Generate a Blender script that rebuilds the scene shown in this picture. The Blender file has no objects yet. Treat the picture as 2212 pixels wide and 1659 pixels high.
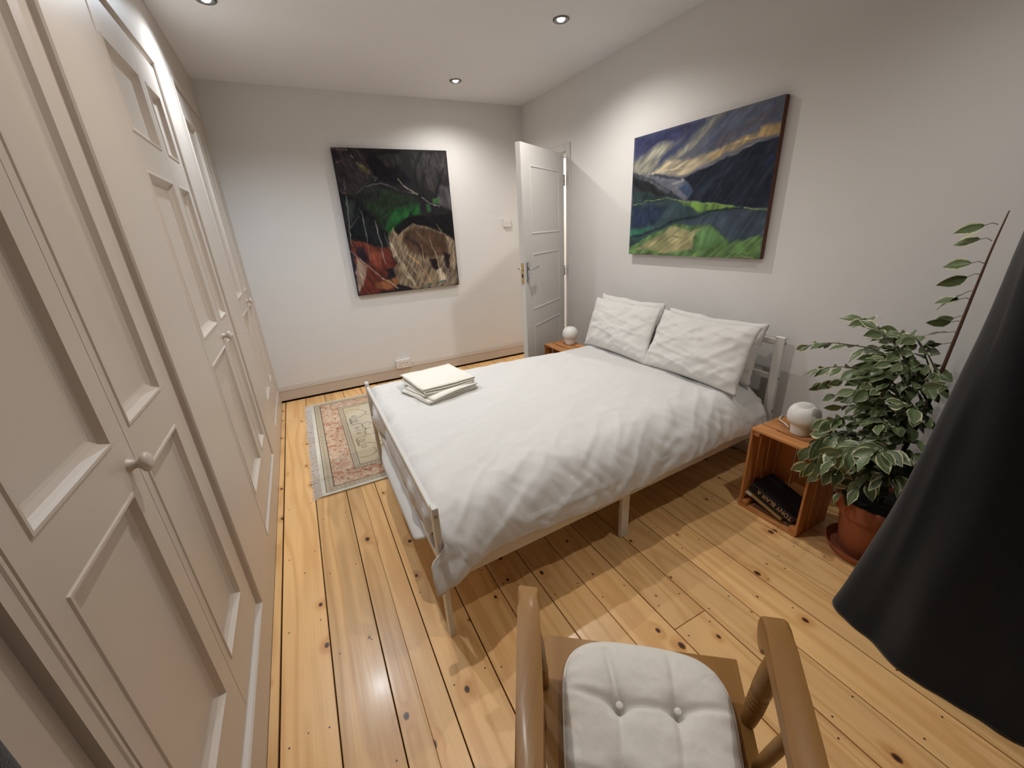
import bpy, bmesh, math, random
import numpy as np
from mathutils import Vector, Matrix, noise

# ------------------------------------------------------------------ camera, world, exposure
scene = bpy.context.scene
COL = scene.collection
CAM_POS = Vector((0.3834, 0.2408, 1.4331))
YAW, PITCH, ROLL = 0.4593, 0.3696, -0.0561
_f = Vector((math.sin(YAW) * math.cos(PITCH), math.cos(YAW) * math.cos(PITCH), -math.sin(PITCH)))
_r = Vector((math.cos(YAW), -math.sin(YAW), 0.0))
_u = _r.cross(_f)
_r2 = math.cos(ROLL) * _r + math.sin(ROLL) * _u
_u2 = -math.sin(ROLL) * _r + math.cos(ROLL) * _u
cam_data = bpy.data.cameras.new('camera')
cam_data.sensor_fit = 'HORIZONTAL'
cam_data.sensor_width = 36.0
cam_data.lens = 36.0 * 873.1 / 2212.0
cam_data.clip_start = 0.01
camera = bpy.data.objects.new('camera', cam_data)
COL.objects.link(camera)
_m = Matrix((_r2, _u2, -_f)).transposed().to_4x4()
_m.translation = CAM_POS
camera.matrix_world = _m
scene.camera = camera

world = bpy.data.worlds.new('night')
scene.world = world
world.use_nodes = True
world.node_tree.nodes['Background'].inputs[0].default_value = (0.010, 0.011, 0.014, 1)
world.node_tree.nodes['Background'].inputs[1].default_value = 1.0

scene.view_settings.view_transform = 'Standard'
scene.view_settings.look = 'None'
scene.view_settings.gamma = 1.0
scene.view_settings.use_curve_mapping = False
scene.view_settings.exposure = 0.35
scene.cycles.max_bounces = 7
scene.cycles.diffuse_bounces = 4
scene.cycles.glossy_bounces = 3
scene.cycles.transmission_bounces = 3
scene.cycles.caustics_reflective = False
scene.cycles.caustics_refractive = False
scene.cycles.adaptive_threshold = 0.045
scene.cycles.adaptive_min_samples = 12

# ------------------------------------------------------------------ room measurements (metres)
W, D, H = 2.713, 4.396, 2.552         # right wall, far wall, ceiling
Y_NEAR = -0.75                        # wall behind the camera
rng = random.Random(7)

# ------------------------------------------------------------------ helpers
def lin(c, a=1.0):
    o = []
    for v in c:
        v = v / 255.0
        o.append(v / 12.92 if v <= 0.04045 else ((v + 0.055) / 1.055) ** 2.4)
    return (o[0], o[1], o[2], a)

WORLD_LOC = {}

def wloc(o):
    return WORLD_LOC.get(o.name, Vector((0, 0, 0)))

def tag(o, label=None, cat=None, group=None, kind=None):
    if label: o['label'] = label
    if cat: o['category'] = cat
    if group: o['group'] = group
    if kind: o['kind'] = kind
    return o

def thing(name, label, cat, loc, group=None):
    o = bpy.data.objects.new(name, None)
    o.empty_display_size = 0.05
    COL.objects.link(o)
    o.location = loc
    WORLD_LOC[o.name] = Vector(loc)
    return tag(o, label, cat, group)

def link(name, me, mat, parent=None, loc=(0, 0, 0), smooth=False):
    o = bpy.data.objects.new(name, me)
    COL.objects.link(o)
    if mat is not None and not me.materials:
        me.materials.append(mat)
    WORLD_LOC[o.name] = Vector(loc)
    if parent is not None:
        o.parent = parent
        o.location = Vector(loc) - wloc(parent)
    else:
        o.location = loc
    if smooth:
        for p in me.polygons: p.use_smooth = True
    return o

def mesh_obj(name, verts, faces, mat, parent=None, smooth=False, origin=None):
    """verts in world coordinates; the object's origin is put at its middle (or at origin)"""
    if origin is None:
        a = np.asarray([tuple(v) for v in verts], float)
        c = (a.min(0) + a.max(0)) / 2
        origin = Vector((float(c[0]), float(c[1]), float(a[:, 2].min())))
    origin = Vector(origin)
    me = bpy.data.meshes.new(name)
    me.from_pydata([tuple(Vector(v) - origin) for v in verts], [], faces)
    me.update()
    return link(name, me, mat, parent, origin, smooth)

def bm_obj(name, bm, mat, parent=None, smooth=False, origin=(0, 0, 0), auto=None):
    me = bpy.data.meshes.new(name)
    origin = Vector(origin)
    bmesh.ops.translate(bm, verts=bm.verts, vec=-origin)
    bmesh.ops.recalc_face_normals(bm, faces=bm.faces)
    bm.to_mesh(me); bm.free()
    o = link(name, me, mat, parent, origin, smooth)
    if auto: me.set_sharp_from_angle(angle=math.radians(auto))
    return o

def bm_box(bm, x0, x1, y0, y1, z0, z1, bevel=0.0, seg=1):
    r = bmesh.ops.create_cube(bm, size=1.0)
    vs = r['verts']
    for v in vs:
        v.co = Vector((x0 + (v.co.x + .5) * (x1 - x0), y0 + (v.co.y + .5) * (y1 - y0), z0 + (v.co.z + .5) * (z1 - z0)))
    if bevel > 0:
        es = list({e for v in vs for e in v.link_edges})
        bmesh.ops.bevel(bm, geom=es, offset=bevel, segments=seg, affect='EDGES', profile=0.5)

def box(name, b, mat, parent=None, bevel=0.0, seg=1, xf=None, origin=None):
    x0, x1, y0, y1, z0, z1 = b
    bm = bmesh.new()
    bm_box(bm, x0, x1, y0, y1, z0, z1, bevel, seg)
    if xf is not None:
        for v in bm.verts: v.co = xf(v.co)
    if origin is None:
        a = np.array([tuple(v.co) for v in bm.verts]); c = (a.min(0) + a.max(0)) / 2
        origin = (float(c[0]), float(c[1]), float(a[:, 2].min()))
    return bm_obj(name, bm, mat, parent, origin=origin)

def tube_mesh(pts, radii, n=10, cap=True):
    """swept round tube through world points"""
    pts = [Vector(p) for p in pts]
    if not hasattr(radii, '__len__'): radii = [radii] * len(pts)
    V, F = [], []
    t0 = (pts[1] - pts[0]).normalized()
    ref = Vector((0, 0, 1)) if abs(t0.z) < .9 else Vector((1, 0, 0))
    nrm = t0.cross(ref).normalized()
    for i, p in enumerate(pts):
        t = (pts[min(i + 1, len(pts) - 1)] - pts[max(i - 1, 0)]).normalized()
        nrm = (nrm - t * nrm.dot(t)).normalized()
        b = t.cross(nrm)
        for k in range(n):
            a = 2 * math.pi * k / n
            V.append(p + radii[i] * (math.cos(a) * nrm + math.sin(a) * b))
    for i in range(len(pts) - 1):
        for k in range(n):
            F.append((i * n + k, i * n + (k + 1) % n, (i + 1) * n + (k + 1) % n, (i + 1) * n + k))
    if cap:
        F.append(tuple(range(n - 1, -1, -1)))
        F.append(tuple(range((len(pts) - 1) * n, len(pts) * n)))
    return V, F

def tube(name, pts, radii, mat, parent=None, n=10):
    V, F = tube_mesh(pts, radii, n)
    return mesh_obj(name, V, F, mat, parent, smooth=True)

def lathe(name, prof, center, mat, parent=None, n=40, smooth=True, auto=40):
    """prof: list of (radius, z) from bottom to top, closed where radius is 0"""
    V, F, rings = [], [], []
    cx, cy, cz = center
    for r, z in prof:
        if r < 1e-6:
            rings.append([len(V)]); V.append((cx, cy, cz + z))
        else:
            s = len(V)
            for k in range(n):
                a = 2 * math.pi * k / n
                V.append((cx + r * math.cos(a), cy + r * math.sin(a), cz + z))
            rings.append(list(range(s, s + n)))
    for A, B in zip(rings, rings[1:]):
        if len(A) == 1 and len(B) == 1: continue
        for k in range(n):
            k2 = (k + 1) % n
            if len(A) == 1: F.append((A[0], B[k2], B[k]))
            elif len(B) == 1: F.append((A[k], A[k2], B[0]))
            else: F.append((A[k], A[k2], B[k2], B[k]))
    o = mesh_obj(name, V, F, mat, parent, smooth=smooth, origin=center)
    if auto: o.data.set_sharp_from_angle(angle=math.radians(auto))
    return o

def rect_loft(name, rect, prof, place, mat, parent=None, fill=True):
    """nested rectangles: prof = [(inset, depth), ...]; place(a, b, depth) -> world point"""
    a0, a1, b0, b1 = rect
    V, F = [], []
    for ins, dep in prof:
        for (a, b) in ((a0 + ins, b0 + ins), (a1 - ins, b0 + ins), (a1 - ins, b1 - ins), (a0 + ins, b1 - ins)):
            V.append(place(a, b, dep))
    for i in range(len(prof) - 1):
        for k in range(4):
            F.append((4 * i + k, 4 * i + (k + 1) % 4, 4 * i + 4 + (k + 1) % 4, 4 * i + 4 + k))
    if fill:
        n = 4 * (len(prof) - 1)
        F.append((n, n + 1, n + 2, n + 3))
    return mesh_obj(name, V, F, mat, parent)

def frac_noise(x, y, z=0.0, o=3):
    return noise.fractal(Vector((x, y, z)), 1.0, 2.0, o)

# ------------------------------------------------------------------ materials
class NT:
    def __init__(self, name):
        self.m = bpy.data.materials.new(name)
        self.m.use_nodes = True
        self.t = self.m.node_tree
        self.b = self.t.nodes['Principled BSDF']
    def n(self, kind, **kw):
        nd = self.t.nodes.new(kind)
        for k, v in kw.items():
            if k.startswith('i_'):
                key = k[2:]
                key = int(key) if key.isdigit() else key.replace('_', ' ')
                self.put(v, nd.inputs[key])
            else:
                setattr(nd, k, v)
        return nd
    def put(self, v, sock):
        if isinstance(v, bpy.types.NodeSocket): self.t.links.new(v, sock)
        elif isinstance(v, bpy.types.Node): self.t.links.new(v.outputs[0], sock)
        else: sock.default_value = v
    def math(self, op, a, b=0.0, c=None, clamp=False):
        nd = self.t.nodes.new('ShaderNodeMath'); nd.operation = op; nd.use_clamp = clamp
        self.put(a, nd.inputs[0]); self.put(b, nd.inputs[1])
        if c is not None: self.put(c, nd.inputs[2])
        return nd.outputs[0]
    def mix(self, fac, a, b, blend='MIX'):
        nd = self.t.nodes.new('ShaderNodeMix'); nd.data_type = 'RGBA'; nd.blend_type = blend
        self.put(fac, nd.inputs[0]); self.put(a, nd.inputs[6]); self.put(b, nd.inputs[7])
        return nd.outputs[2]
    def step(self, v, lo, hi):
        nd = self.t.nodes.new('ShaderNodeMapRange'); nd.interpolation_type = 'SMOOTHSTEP'
        self.put(v, nd.inputs[0]); self.put(lo, nd.inputs[1]); self.put(hi, nd.inputs[2])
        nd.inputs[3].default_value = 0.0; nd.inputs[4].default_value = 1.0
        return nd.outputs[0]
    def bump(self, h, strength, dist):
        nd = self.n('ShaderNodeBump'); nd.inputs['Strength'].default_value = strength
        nd.inputs['Distance'].default_value = dist
        self.put(h, nd.inputs['Height'])
        self.put(nd.outputs[0], self.b.inputs['Normal'])
    def set(self, **kw):
        for k, v in kw.items():
            self.put(v, self.b.inputs[k.replace('_', ' ')])
        return self.m

def m_paint(name, col, rough=0.6, bump=0.12, scale=70.0, spec=0.35, var=0.03):
    t = NT(name)
    co = t.n('ShaderNodeTexCoord').outputs['Object']
    nz = t.n('ShaderNodeTexNoise', i_Vector=co, i_Scale=scale, i_Detail=4.0)
    lo = t.n('ShaderNodeTexNoise', i_Vector=co, i_Scale=1.7, i_Detail=2.0)
    c2 = tuple(max(0, v * (1 - var * 2)) for v in col[:3]) + (1,)
    t.set(Base_Color=t.mix(lo.outputs[0], c2, col), Roughness=rough, Specular_IOR_Level=spec)
    t.bump(nz.outputs[0], bump, 0.002)
    return t.m

def m_plain(name, col, rough=0.5, metal=0.0, spec=0.5, var=0.05, scale=30.0):
    t = NT(name)
    co = t.n('ShaderNodeTexCoord').outputs['Object']
    nz = t.n('ShaderNodeTexNoise', i_Vector=co, i_Scale=scale, i_Detail=3.0)
    c2 = tuple(max(0, v * (1 - var * 2)) for v in col[:3]) + (1,)
    t.set(Base_Color=t.mix(nz.outputs[0], c2, col), Roughness=rough, Metallic=metal, Specular_IOR_Level=spec)
    return t.m

def m_fabric(name, col, rough=0.9, weave=600.0, bump=0.25, wrinkle=0.0, sheen=0.15):
    t = NT(name)
    co = t.n('ShaderNodeTexCoord').outputs['Object']
    wv = t.n('ShaderNodeTexNoise', i_Vector=co, i_Scale=weave, i_Detail=1.0)
    lo = t.n('ShaderNodeTexNoise', i_Vector=co, i_Scale=9.0, i_Detail=4.0, i_Distortion=1.2)
    c2 = tuple(v * 0.94 for v in col[:3]) + (1,)
    t.set(Base_Color=t.mix(lo.outputs[0], c2, col), Roughness=rough, Specular_IOR_Level=0.15, Sheen_Weight=sheen)
    h = t.math('MULTIPLY', wv.outputs[0], 0.15)
    if wrinkle:
        rg = t.n('ShaderNodeTexNoise', i_Vector=co, i_Scale=14.0, i_Detail=5.0, i_Distortion=2.2)
        rd = t.math('ABSOLUTE', t.math('SUBTRACT', rg.outputs[0], 0.5))
        h = t.math('ADD', h, t.math('MULTIPLY', rd, wrinkle))
    t.bump(h, bump, 0.01)
    return t.m

def m_wood(name, light, dark, axis='Y', rough=0.45, rings=16.0, spec=0.4, knots=False, nails=False, coat=0.0, rand=True, tone=0.12):
    """straight and cathedral grain along one axis of the object, knots, nail heads"""
    t = NT(name)
    co = t.n('ShaderNodeTexCoord').outputs['Object']
    s = t.n('ShaderNodeSeparateXYZ', i_Vector=co)
    ax = {'X': ('Y', 'X', 'Z'), 'Y': ('X', 'Y', 'Z'), 'Z': ('X', 'Z', 'Y')}[axis]
    a, l, c = (s.outputs[k] for k in ax)
    rnd = t.n('ShaderNodeObjectInfo').outputs['Random']
    off = t.math('MULTIPLY', rnd, 53.0 if rand else 0.0)
    ac = t.math('ADD', t.math('ADD', a, c), off)
    lo = t.math('ADD', l, t.math('MULTIPLY', rnd, 29.0 if rand else 0.0))
    v1 = t.n('ShaderNodeCombineXYZ', i_X=t.math('MULTIPLY', ac, 5.5), i_Y=t.math('MULTIPLY', lo, 0.42))
    n1 = t.n('ShaderNodeTexNoise', i_Vector=v1.outputs[0], i_Scale=1.0, i_Detail=2.0, i_Roughness=0.4).outputs[0]
    field = n1
    kmask = None
    if knots:
        vk = t.n('ShaderNodeCombineXYZ', i_X=t.math('MULTIPLY', ac, 6.0), i_Y=t.math('MULTIPLY', lo, 4.2))
        vo = t.n('ShaderNodeTexVoronoi', voronoi_dimensions='2D', i_Vector=vk.outputs[0], i_Scale=1.0)
        d = vo.outputs['Distance']
        cr = t.n('ShaderNodeSeparateColor', i_Color=vo.outputs['Color']).outputs[0]
        rad = t.math('MULTIPLY', t.math('MAXIMUM', t.math('SUBTRACT', cr, 0.30), 0.0), 0.110)
        kmask = t.math('SUBTRACT', 1.0, t.step(d, t.math('MULTIPLY', rad, 0.62), t.math('ADD', rad, 0.004)))
        kmask = t.math('MULTIPLY', kmask, t.step(cr, 0.34, 0.38))
        halo = t.math('MULTIPLY', t.math('SUBTRACT', 1.0, t.step(d, rad, t.math('MULTIPLY', rad, 4.0))), t.step(cr, 0.34, 0.38))
        field = t.math('ADD', n1, t.math('MULTIPLY', halo, 0.045))
    ring = t.math('SINE', t.math('MULTIPLY', field, rings * 6.283))
    ring = t.math('POWER', t.math('MULTIPLY_ADD', ring, 0.5, 0.5), 2.2)
    v2 = t.n('ShaderNodeCombineXYZ', i_X=t.math('MULTIPLY', ac, 160.0), i_Y=t.math('MULTIPLY', lo, 3.0))
    fine = t.n('ShaderNodeTexNoise', i_Vector=v2.outputs[0], i_Scale=1.0, i_Detail=3.0).outputs[0]
    v3 = t.n('ShaderNodeCombineXYZ', i_X=t.math('MULTIPLY', ac, 3.0), i_Y=t.math('MULTIPLY', lo, 1.4))
    big = t.n('ShaderNodeTexNoise', i_Vector=v3.outputs[0], i_Scale=1.0, i_Detail=3.0).outputs[0]
    f = t.math('MULTIPLY', ring, 0.55)
    f = t.math('ADD', f, t.math('MULTIPLY', t.math('SUBTRACT', fine, 0.35), 0.75), clamp=True)
    col = t.mix(f, light, dark)
    tn = t.math('ADD', t.math('MULTIPLY', t.math('SUBTRACT', rnd, 0.5), tone * 2), t.math('MULTIPLY', t.math('SUBTRACT', big, 0.5), 0.45))
    tn = t.math('ADD', tn, 1.0)
    hsv = t.n('ShaderNodeHueSaturation', i_Value=tn, i_Color=col)
    col = hsv.outputs[0]
    if knots:
        ko = t.mix(t.step(d, 0.0, t.math('ADD', rad, 0.002)), (0.045, 0.018, 0.010, 1), (0.15, 0.055, 0.022, 1))
        hal = t.mix(1.0, col, (0.84, 0.70, 0.55, 1), 'MULTIPLY')
        col = t.mix(t.math('MULTIPLY', halo, 0.6), col, hal)
        col = t.mix(kmask, col, ko)
    if nails:
        fy = t.math('ABSOLUTE', t.math('SUBTRACT', t.math('FRACT', t.math('DIVIDE', t.math('ADD', l, t.math('MULTIPLY', rnd, 0.4)), 0.43)), 0.5))
        dy = t.math('MULTIPLY', fy, 0.43)
        dx = t.math('SUBTRACT', t.math('ABSOLUTE', a), 0.057)
        dd = t.math('SQRT', t.math('ADD', t.math('MULTIPLY', dx, dx), t.math('MULTIPLY', dy, dy)))
        nm = t.math('SUBTRACT', 1.0, t.step(dd, 0.0020, 0.0040))
        col = t.mix(nm, col, (0.05, 0.025, 0.012, 1))
    t.set(Base_Color=col, Roughness=t.math('MULTIPLY_ADD', fine, 0.16, rough - 0.08), Specular_IOR_Level=spec, Coat_Weight=coat, Coat_Roughness=0.15)
    t.bump(t.math('ADD', fine, t.math('MULTIPLY', ring, 0.4)), 0.10, 0.0012)
    return t.m

M = {}
M['wall'] = m_paint('wall_paint', (0.76, 0.745, 0.73, 1), 0.75, 0.25, 55, 0.25)
M['ceiling'] = m_paint('ceiling_paint', (0.82, 0.82, 0.83, 1), 0.85, 0.1, 60, 0.2)
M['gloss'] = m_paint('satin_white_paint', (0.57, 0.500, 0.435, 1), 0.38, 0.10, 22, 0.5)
M['doorwhite'] = m_paint('door_white_paint', (0.66, 0.635, 0.61, 1), 0.42, 0.08, 22, 0.45)
M['floor'] = m_wood('pine_board', (0.84, 0.530, 0.235, 1), (0.66, 0.350, 0.125, 1), 'Y', 0.33, 11.0, 0.45, knots=True, nails=True, coat=0.10)
M['gap'] = m_plain('dark_gap', (0.03, 0.018, 0.010, 1), 0.95, 0, 0.1)
M['steel'] = m_plain('silver_painted_steel', (0.74, 0.73, 0.70, 1), 0.38, 0.12, 0.5)
M['bolt'] = m_plain('bolt_metal', (0.35, 0.33, 0.31, 1), 0.35, 0.9)
M['chrome'] = m_plain('chrome', (0.62, 0.62, 0.64, 1), 0.16, 1.0)
M['darkchrome'] = m_plain('dark_reflecting_chrome', (0.20, 0.19, 0.18, 1), 0.35, 0.9)  # bezel chrome, its dark reflection put into the base colour
M['brass'] = m_plain('brass', (0.78, 0.62, 0.32, 1), 0.3, 1.0)
M['plastic'] = m_plain('white_plastic', (0.78, 0.75, 0.71, 1), 0.35)
M['black'] = m_plain('black_plastic', (0.01, 0.01, 0.01, 1), 0.5)
M['linen'] = m_fabric('white_cotton', (0.71, 0.70, 0.68, 1), 0.9, 700, 0.30, 0.16)
M['pillow'] = m_fabric('pillow_cotton', (0.75, 0.735, 0.71, 1), 0.9, 700, 0.4, 0.30)
M['mattress'] = m_fabric('mattress_ticking', (0.78, 0.76, 0.73, 1), 0.95, 300, 0.3)
M['towel'] = m_fabric('linen_towel', (0.86, 0.83, 0.75, 1), 0.95, 420, 0.5, 0.0)
M['cushion'] = m_fabric('cushion_canvas', (0.78, 0.745, 0.69, 1), 0.95, 650, 0.4, 0.06)
M['curtain'] = m_fabric('charcoal_curtain', (0.0042, 0.0056, 0.0080, 1), 0.95, 500, 0.5, 0.05, 0.25)
M['crate'] = m_wood('crate_pine', (0.56, 0.25, 0.085, 1), (0.38, 0.145, 0.045, 1), 'Z', 0.5, 9.0, 0.35)
M['crate_y'] = m_wood('crate_pine_cross', (0.56, 0.25, 0.085, 1), (0.38, 0.145, 0.045, 1), 'Y', 0.5, 9.0, 0.35)
M['crate_x'] = m_wood('crate_pine_deep', (0.50, 0.21, 0.07, 1), (0.34, 0.125, 0.04, 1), 'X', 0.5, 9.0, 0.35)
M['beech'] = m_wood('brown_varnished_beech', (0.36, 0.185, 0.050, 1), (0.26, 0.120, 0.029, 1), 'Y', 0.42, 4.0, 0.35, coat=0.06, tone=0.03)
M['glass'] = None
M['terracotta'] = m_paint('terracotta', (0.42, 0.135, 0.060, 1), 0.75, 0.2, 60, 0.3, 0.12)
M['soil'] = m_paint('potting_soil', (0.012, 0.010, 0.009, 1), 0.8, 1.0, 90, 0.5, 0.3)
M['bark'] = m_paint('ficus_bark', (0.16, 0.085, 0.05, 1), 0.7, 0.5, 90, 0.3, 0.2)
M['twig'] = m_paint('green_twig', (0.17, 0.15, 0.08, 1), 0.6, 0.3, 90, 0.3, 0.2)
t = NT('opal_glass')
M['glass'] = t.set(Base_Color=(0.80, 0.78, 0.735, 1), Roughness=0.42, Specular_IOR_Level=0.5)

def m_emit(name, col, power):
    t = NT(name)
    t.set(Base_Color=(0.9, 0.9, 0.9, 1), Emission_Color=col, Emission_Strength=power)
    return t.m

# ------------------------------------------------------------------ ceiling downlights (the room's lamps)
def downlight(label, x, y, col, watts, size=150, blend=1.0):
    t = thing('ceiling_downlight', label, 'downlight', (x, y, H), 'recessed ceiling downlights')
    lathe('bezel', [(0.048, -0.001), (0.048, -0.005), (0.043, -0.009), (0.033, -0.006), (0.024, -0.001), (0.022, 0.0)], (x, y, H), M['darkchrome'], t, 40)
    lathe('bulb', [(0.0, -0.012), (0.012, -0.011), (0.018, -0.008), (0.0215, -0.003), (0.0215, 0.0)], (x, y, H), m_emit('bulb_glow', (col[0], col[1], col[2], 1), 30.0), t, 32)
    ld = bpy.data.lights.new('downlight_lamp', 'SPOT')
    ld.energy = watts
    ld.color = col
    ld.spot_size = math.radians(size)
    ld.spot_blend = blend
    ld.shadow_soft_size = 0.022
    lo = bpy.data.objects.new('downlight_lamp', ld)
    COL.objects.link(lo)
    lo.parent = t
    lo.location = (0, 0, -0.030)
    return t

COOL = (0.80, 0.90, 1.0)
WARM = (1.0, 0.955, 0.905)
downlight('bluish white downlight in the ceiling close to the wardrobe doors', 0.268, 3.147, COOL, 58, 148, 1.0)
downlight('bright downlight in the ceiling above the far side of the bed', 2.064, 2.723, WARM, 46)
downlight('small downlight in the ceiling nearest the far wall', 1.834, 3.887, WARM, 34)
downlight('downlight out of shot in the ceiling above the foot of the bed', 0.64, 1.78, WARM, 40)
downlight('downlight out of shot in the ceiling behind the armchair', 1.80, 0.62, WARM, 25)
# ------------------------------------------------------------------ room shell
fl = box('floor', (-0.05, W + 0.02, Y_NEAR, D + 0.01, -0.05, -0.014), M['gap'])
tag(fl, kind='structure')
edges = [0.0, 0.033, 0.2013, 0.369, 0.452, 0.535, 0.7035, 0.867, 1.0305, 1.1917, 1.3559, 1.5189, 1.6743, 1.8441, 2.005, 2.168, 2.333, 2.498, 2.66, W]
joints = {1: [3.93], 2: [3.52], 5: [0.3], 6: [-0.1], 8: [2.6], 10: [0.95], 12: [3.1], 15: [2.2]}
for i in range(len(edges) - 1):
    g = 0.0030 if i % 2 else 0.0016
    if i in (0,): g = 0.004
    if i == 3: g = 0.0006
    x0 = edges[i] + (0.0004 if i == 4 else 0.0022 if i % 2 else 0.0012)
    x1 = edges[i + 1] - g
    ys = [Y_NEAR] + joints.get(i, []) + [D - 0.020]
    for ya, yb in zip(ys, ys[1:]):
        z = rng.uniform(-0.0012, 0.0)
        b = (x0 - (x0 + x1) / 2, x1 - (x0 + x1) / 2, ya + 0.001, yb - 0.001, -0.0135, z)
        bm = bmesh.new(); bm_box(bm, *b, bevel=0.0012)
        me = bpy.data.meshes.new('floorboard'); bm.to_mesh(me); bm.free()
        link('floorboard', me, M['floor'], fl, ((x0 + x1) / 2, 0, 0))

tag(box('ceiling', (-0.6, W + 0.15, Y_NEAR - 0.1, D + 0.15, H, H + 0.1), M['ceiling']), kind='structure')
tag(box('wall_far', (-0.6, W + 0.15, D, D + 0.12, 0.02, H), M['wall']), kind='structure')
tag(box('skirting_gap_shade', (-0.05, W + 0.02, D - 0.004, D + 0.12, -0.05, 0.0195), M['gap']), kind='structure')  # dark strip standing in for the shade in the gap under the skirting
tag(box('wall_near', (-0.6, W + 0.15, Y_NEAR - 0.12, Y_NEAR, -0.05, H), M['wall']), kind='structure')
# right wall with the doorway in its far end
DY0, DY1, DZ = 3.608, 4.375, 2.03
bm = bmesh.new()
bm_box(bm, W, W + 0.12, Y_NEAR - 0.12, DY0, -0.05, H)
bm_box(bm, W, W + 0.12, DY0, D + 0.12, DZ, H)
bm_box(bm, W, W + 0.12, DY1, D + 0.12, -0.05, DZ)
tag(bm_obj('wall_right', bm, M['wall']), kind='structure')
# hallway behind the doorway
bm = bmesh.new()
bm_box(bm, W + 0.12, 4.2, 3.0, 5.2, -0.06, -0.01)
bm_box(bm, W + 0.12, 4.2, 3.0, 5.2, H, H + 0.05)
bm_box(bm, 4.2, 4.25, 3.0, 5.2, -0.06, H)
bm_box(bm, W + 0.12, 4.2, 5.2, 5.25, -0.06, H)
bm_box(bm, W + 0.12, 4.2, 2.95, 3.0, -0.06, H)
tag(bm_obj('wall_hallway', bm, M['wall']), kind='structure')
hl = bpy.data.lights.new('hallway_lamp', 'POINT'); hl.energy = 34; hl.color = (1.0, 0.91, 0.80); hl.shadow_soft_size = 0.06
ho = bpy.data.objects.new('hallway_lamp', hl); COL.objects.link(ho); ho.location = (3.5, 4.35, 2.25)

def trim_strip(name, prof, p0, p1, out, mat):
    """skirting: prof [(out, z)], from p0 to p1 along the floor"""
    V, F = [], []
    p0, p1, out = Vector(p0), Vector(p1), Vector(out)
    for p in (p0, p1):
        for o_, z in prof: V.append(p + out * o_ + Vector((0, 0, z)))
    n = len(prof)
    for k in range(n - 1): F.append((k, k + 1, n + k + 1, n + k))
    F.append(tuple(range(n))); F.append(tuple(range(2 * n - 1, n - 1, -1)))
    o = mesh_obj(name, V, F, mat)
    bm = bmesh.new(); bm.from_mesh(o.data); bmesh.ops.recalc_face_normals(bm, faces=bm.faces); bm.to_mesh(o.data); bm.free()
    return tag(o, kind='structure')
SK = [(0, 0.020), (0.018, 0.017), (0.018, 0.108), (0.022, 0.112), (0.022, 0.118), (0.015, 0.122), (0.015, 0.132), (0.011, 0.138), (0.008, 0.150), (0.003, 0.153), (0, 0.153)]
trim_strip('baseboard_far', SK, (0.0, D, 0), (W, D, 0), (0, -1, 0), M['gloss'])
trim_strip('baseboard_right', SK, (W, Y_NEAR, 0), (W, DY0 - 0.07, 0), (-1, 0, 0), M['gloss'])
# door frame
bm = bmesh.new()
bm_box(bm, W - 0.014, W + 0.002, DY0 - 0.062, DY0 - 0.004, 0, DZ + 0.06, 0.004)
bm_box(bm, W - 0.014, W + 0.002, DY0 - 0.004, D - 0.002, DZ, DZ + 0.06, 0.004)
bm_box(bm, W - 0.001, W + 0.12, DY0 - 0.004, DY0 + 0.010, 0, DZ)
bm_box(bm, W - 0.001, W + 0.12, DY1 - 0.02, DY1 + 0.002, 0, DZ)
bm_box(bm, W - 0.001, W + 0.12, DY0, DY1, DZ - 0.02, DZ + 0.002)
tag(bm_obj('trim_1', bm, M['doorwhite']), kind='structure')

# ------------------------------------------------------------------ fitted wardrobes along the left wall
UNITS = [  # opening y0, y1, z0, z1 ; door plane x ; split ; panels of the two leaves (y0, y1) ; rows (z0, z1)
    dict(o=(0.850, 1.733, 0.140, 2.235), x=-0.012, split=1.300, pl=(0.934, 1.233), pr=(1.330, 1.594), rows=[(0.335, 0.968), (1.072, 2.13)], knob=(1.262, 1.012),
         label='white panelled fitted wardrobe nearest the camera with tall two panel doors'),
    dict(o=(2.150, 3.020, 0.135, 2.235), x=-0.005, split=2.640, pl=(2.212, 2.590), pr=(2.690, 2.905), rows=[(0.330, 0.970), (1.075, 1.685), (1.800, 2.070)], knob=(2.612, 1.012),
         label='white fitted wardrobe in the middle with three panels on each door'),
    dict(o=(3.450, 4.310, 0.135, 2.300), x=-0.005, split=3.900, pl=(3.505, 3.850), pr=(3.950, 4.19), rows=[(0.330, 0.970), (1.075, 2.130)], knob=(3.935, 1.015),
         label='white fitted wardrobe against the far wall with tall upper panels'),
]
# the painted face frame that holds the three wardrobes
bm = bmesh.new()
ysn = sorted([Y_NEAR, D] + [v for u in UNITS for v in u['o'][:2]])
def slab(y0, y1, z0, z1): bm_box(bm, -0.06, 0.0, y0, y1, z0, z1)
prev = Y_NEAR
for u in UNITS:
    y0, y1, z0, z1 = u['o']
    (slab(prev, y0, -0.01, H) if prev > Y_NEAR else (slab(0.828, y0, -0.01, H), bm_box(bm, -0.076, -0.016, Y_NEAR, 0.828, -0.01, H)))
    slab(y0, y1, -0.01, z0)
    slab(y0, y1, z1, H)
    prev = y1
slab(prev, D, -0.01, H)
tag(bm_obj('wall_left', bm, M['gloss']), kind='structure')
bm = bmesh.new(); bm_box(bm, -0.62, -0.55, Y_NEAR, D, -0.05, H)
tag(bm_obj('wall_left_behind', bm, M['wall']), kind='structure')

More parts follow.
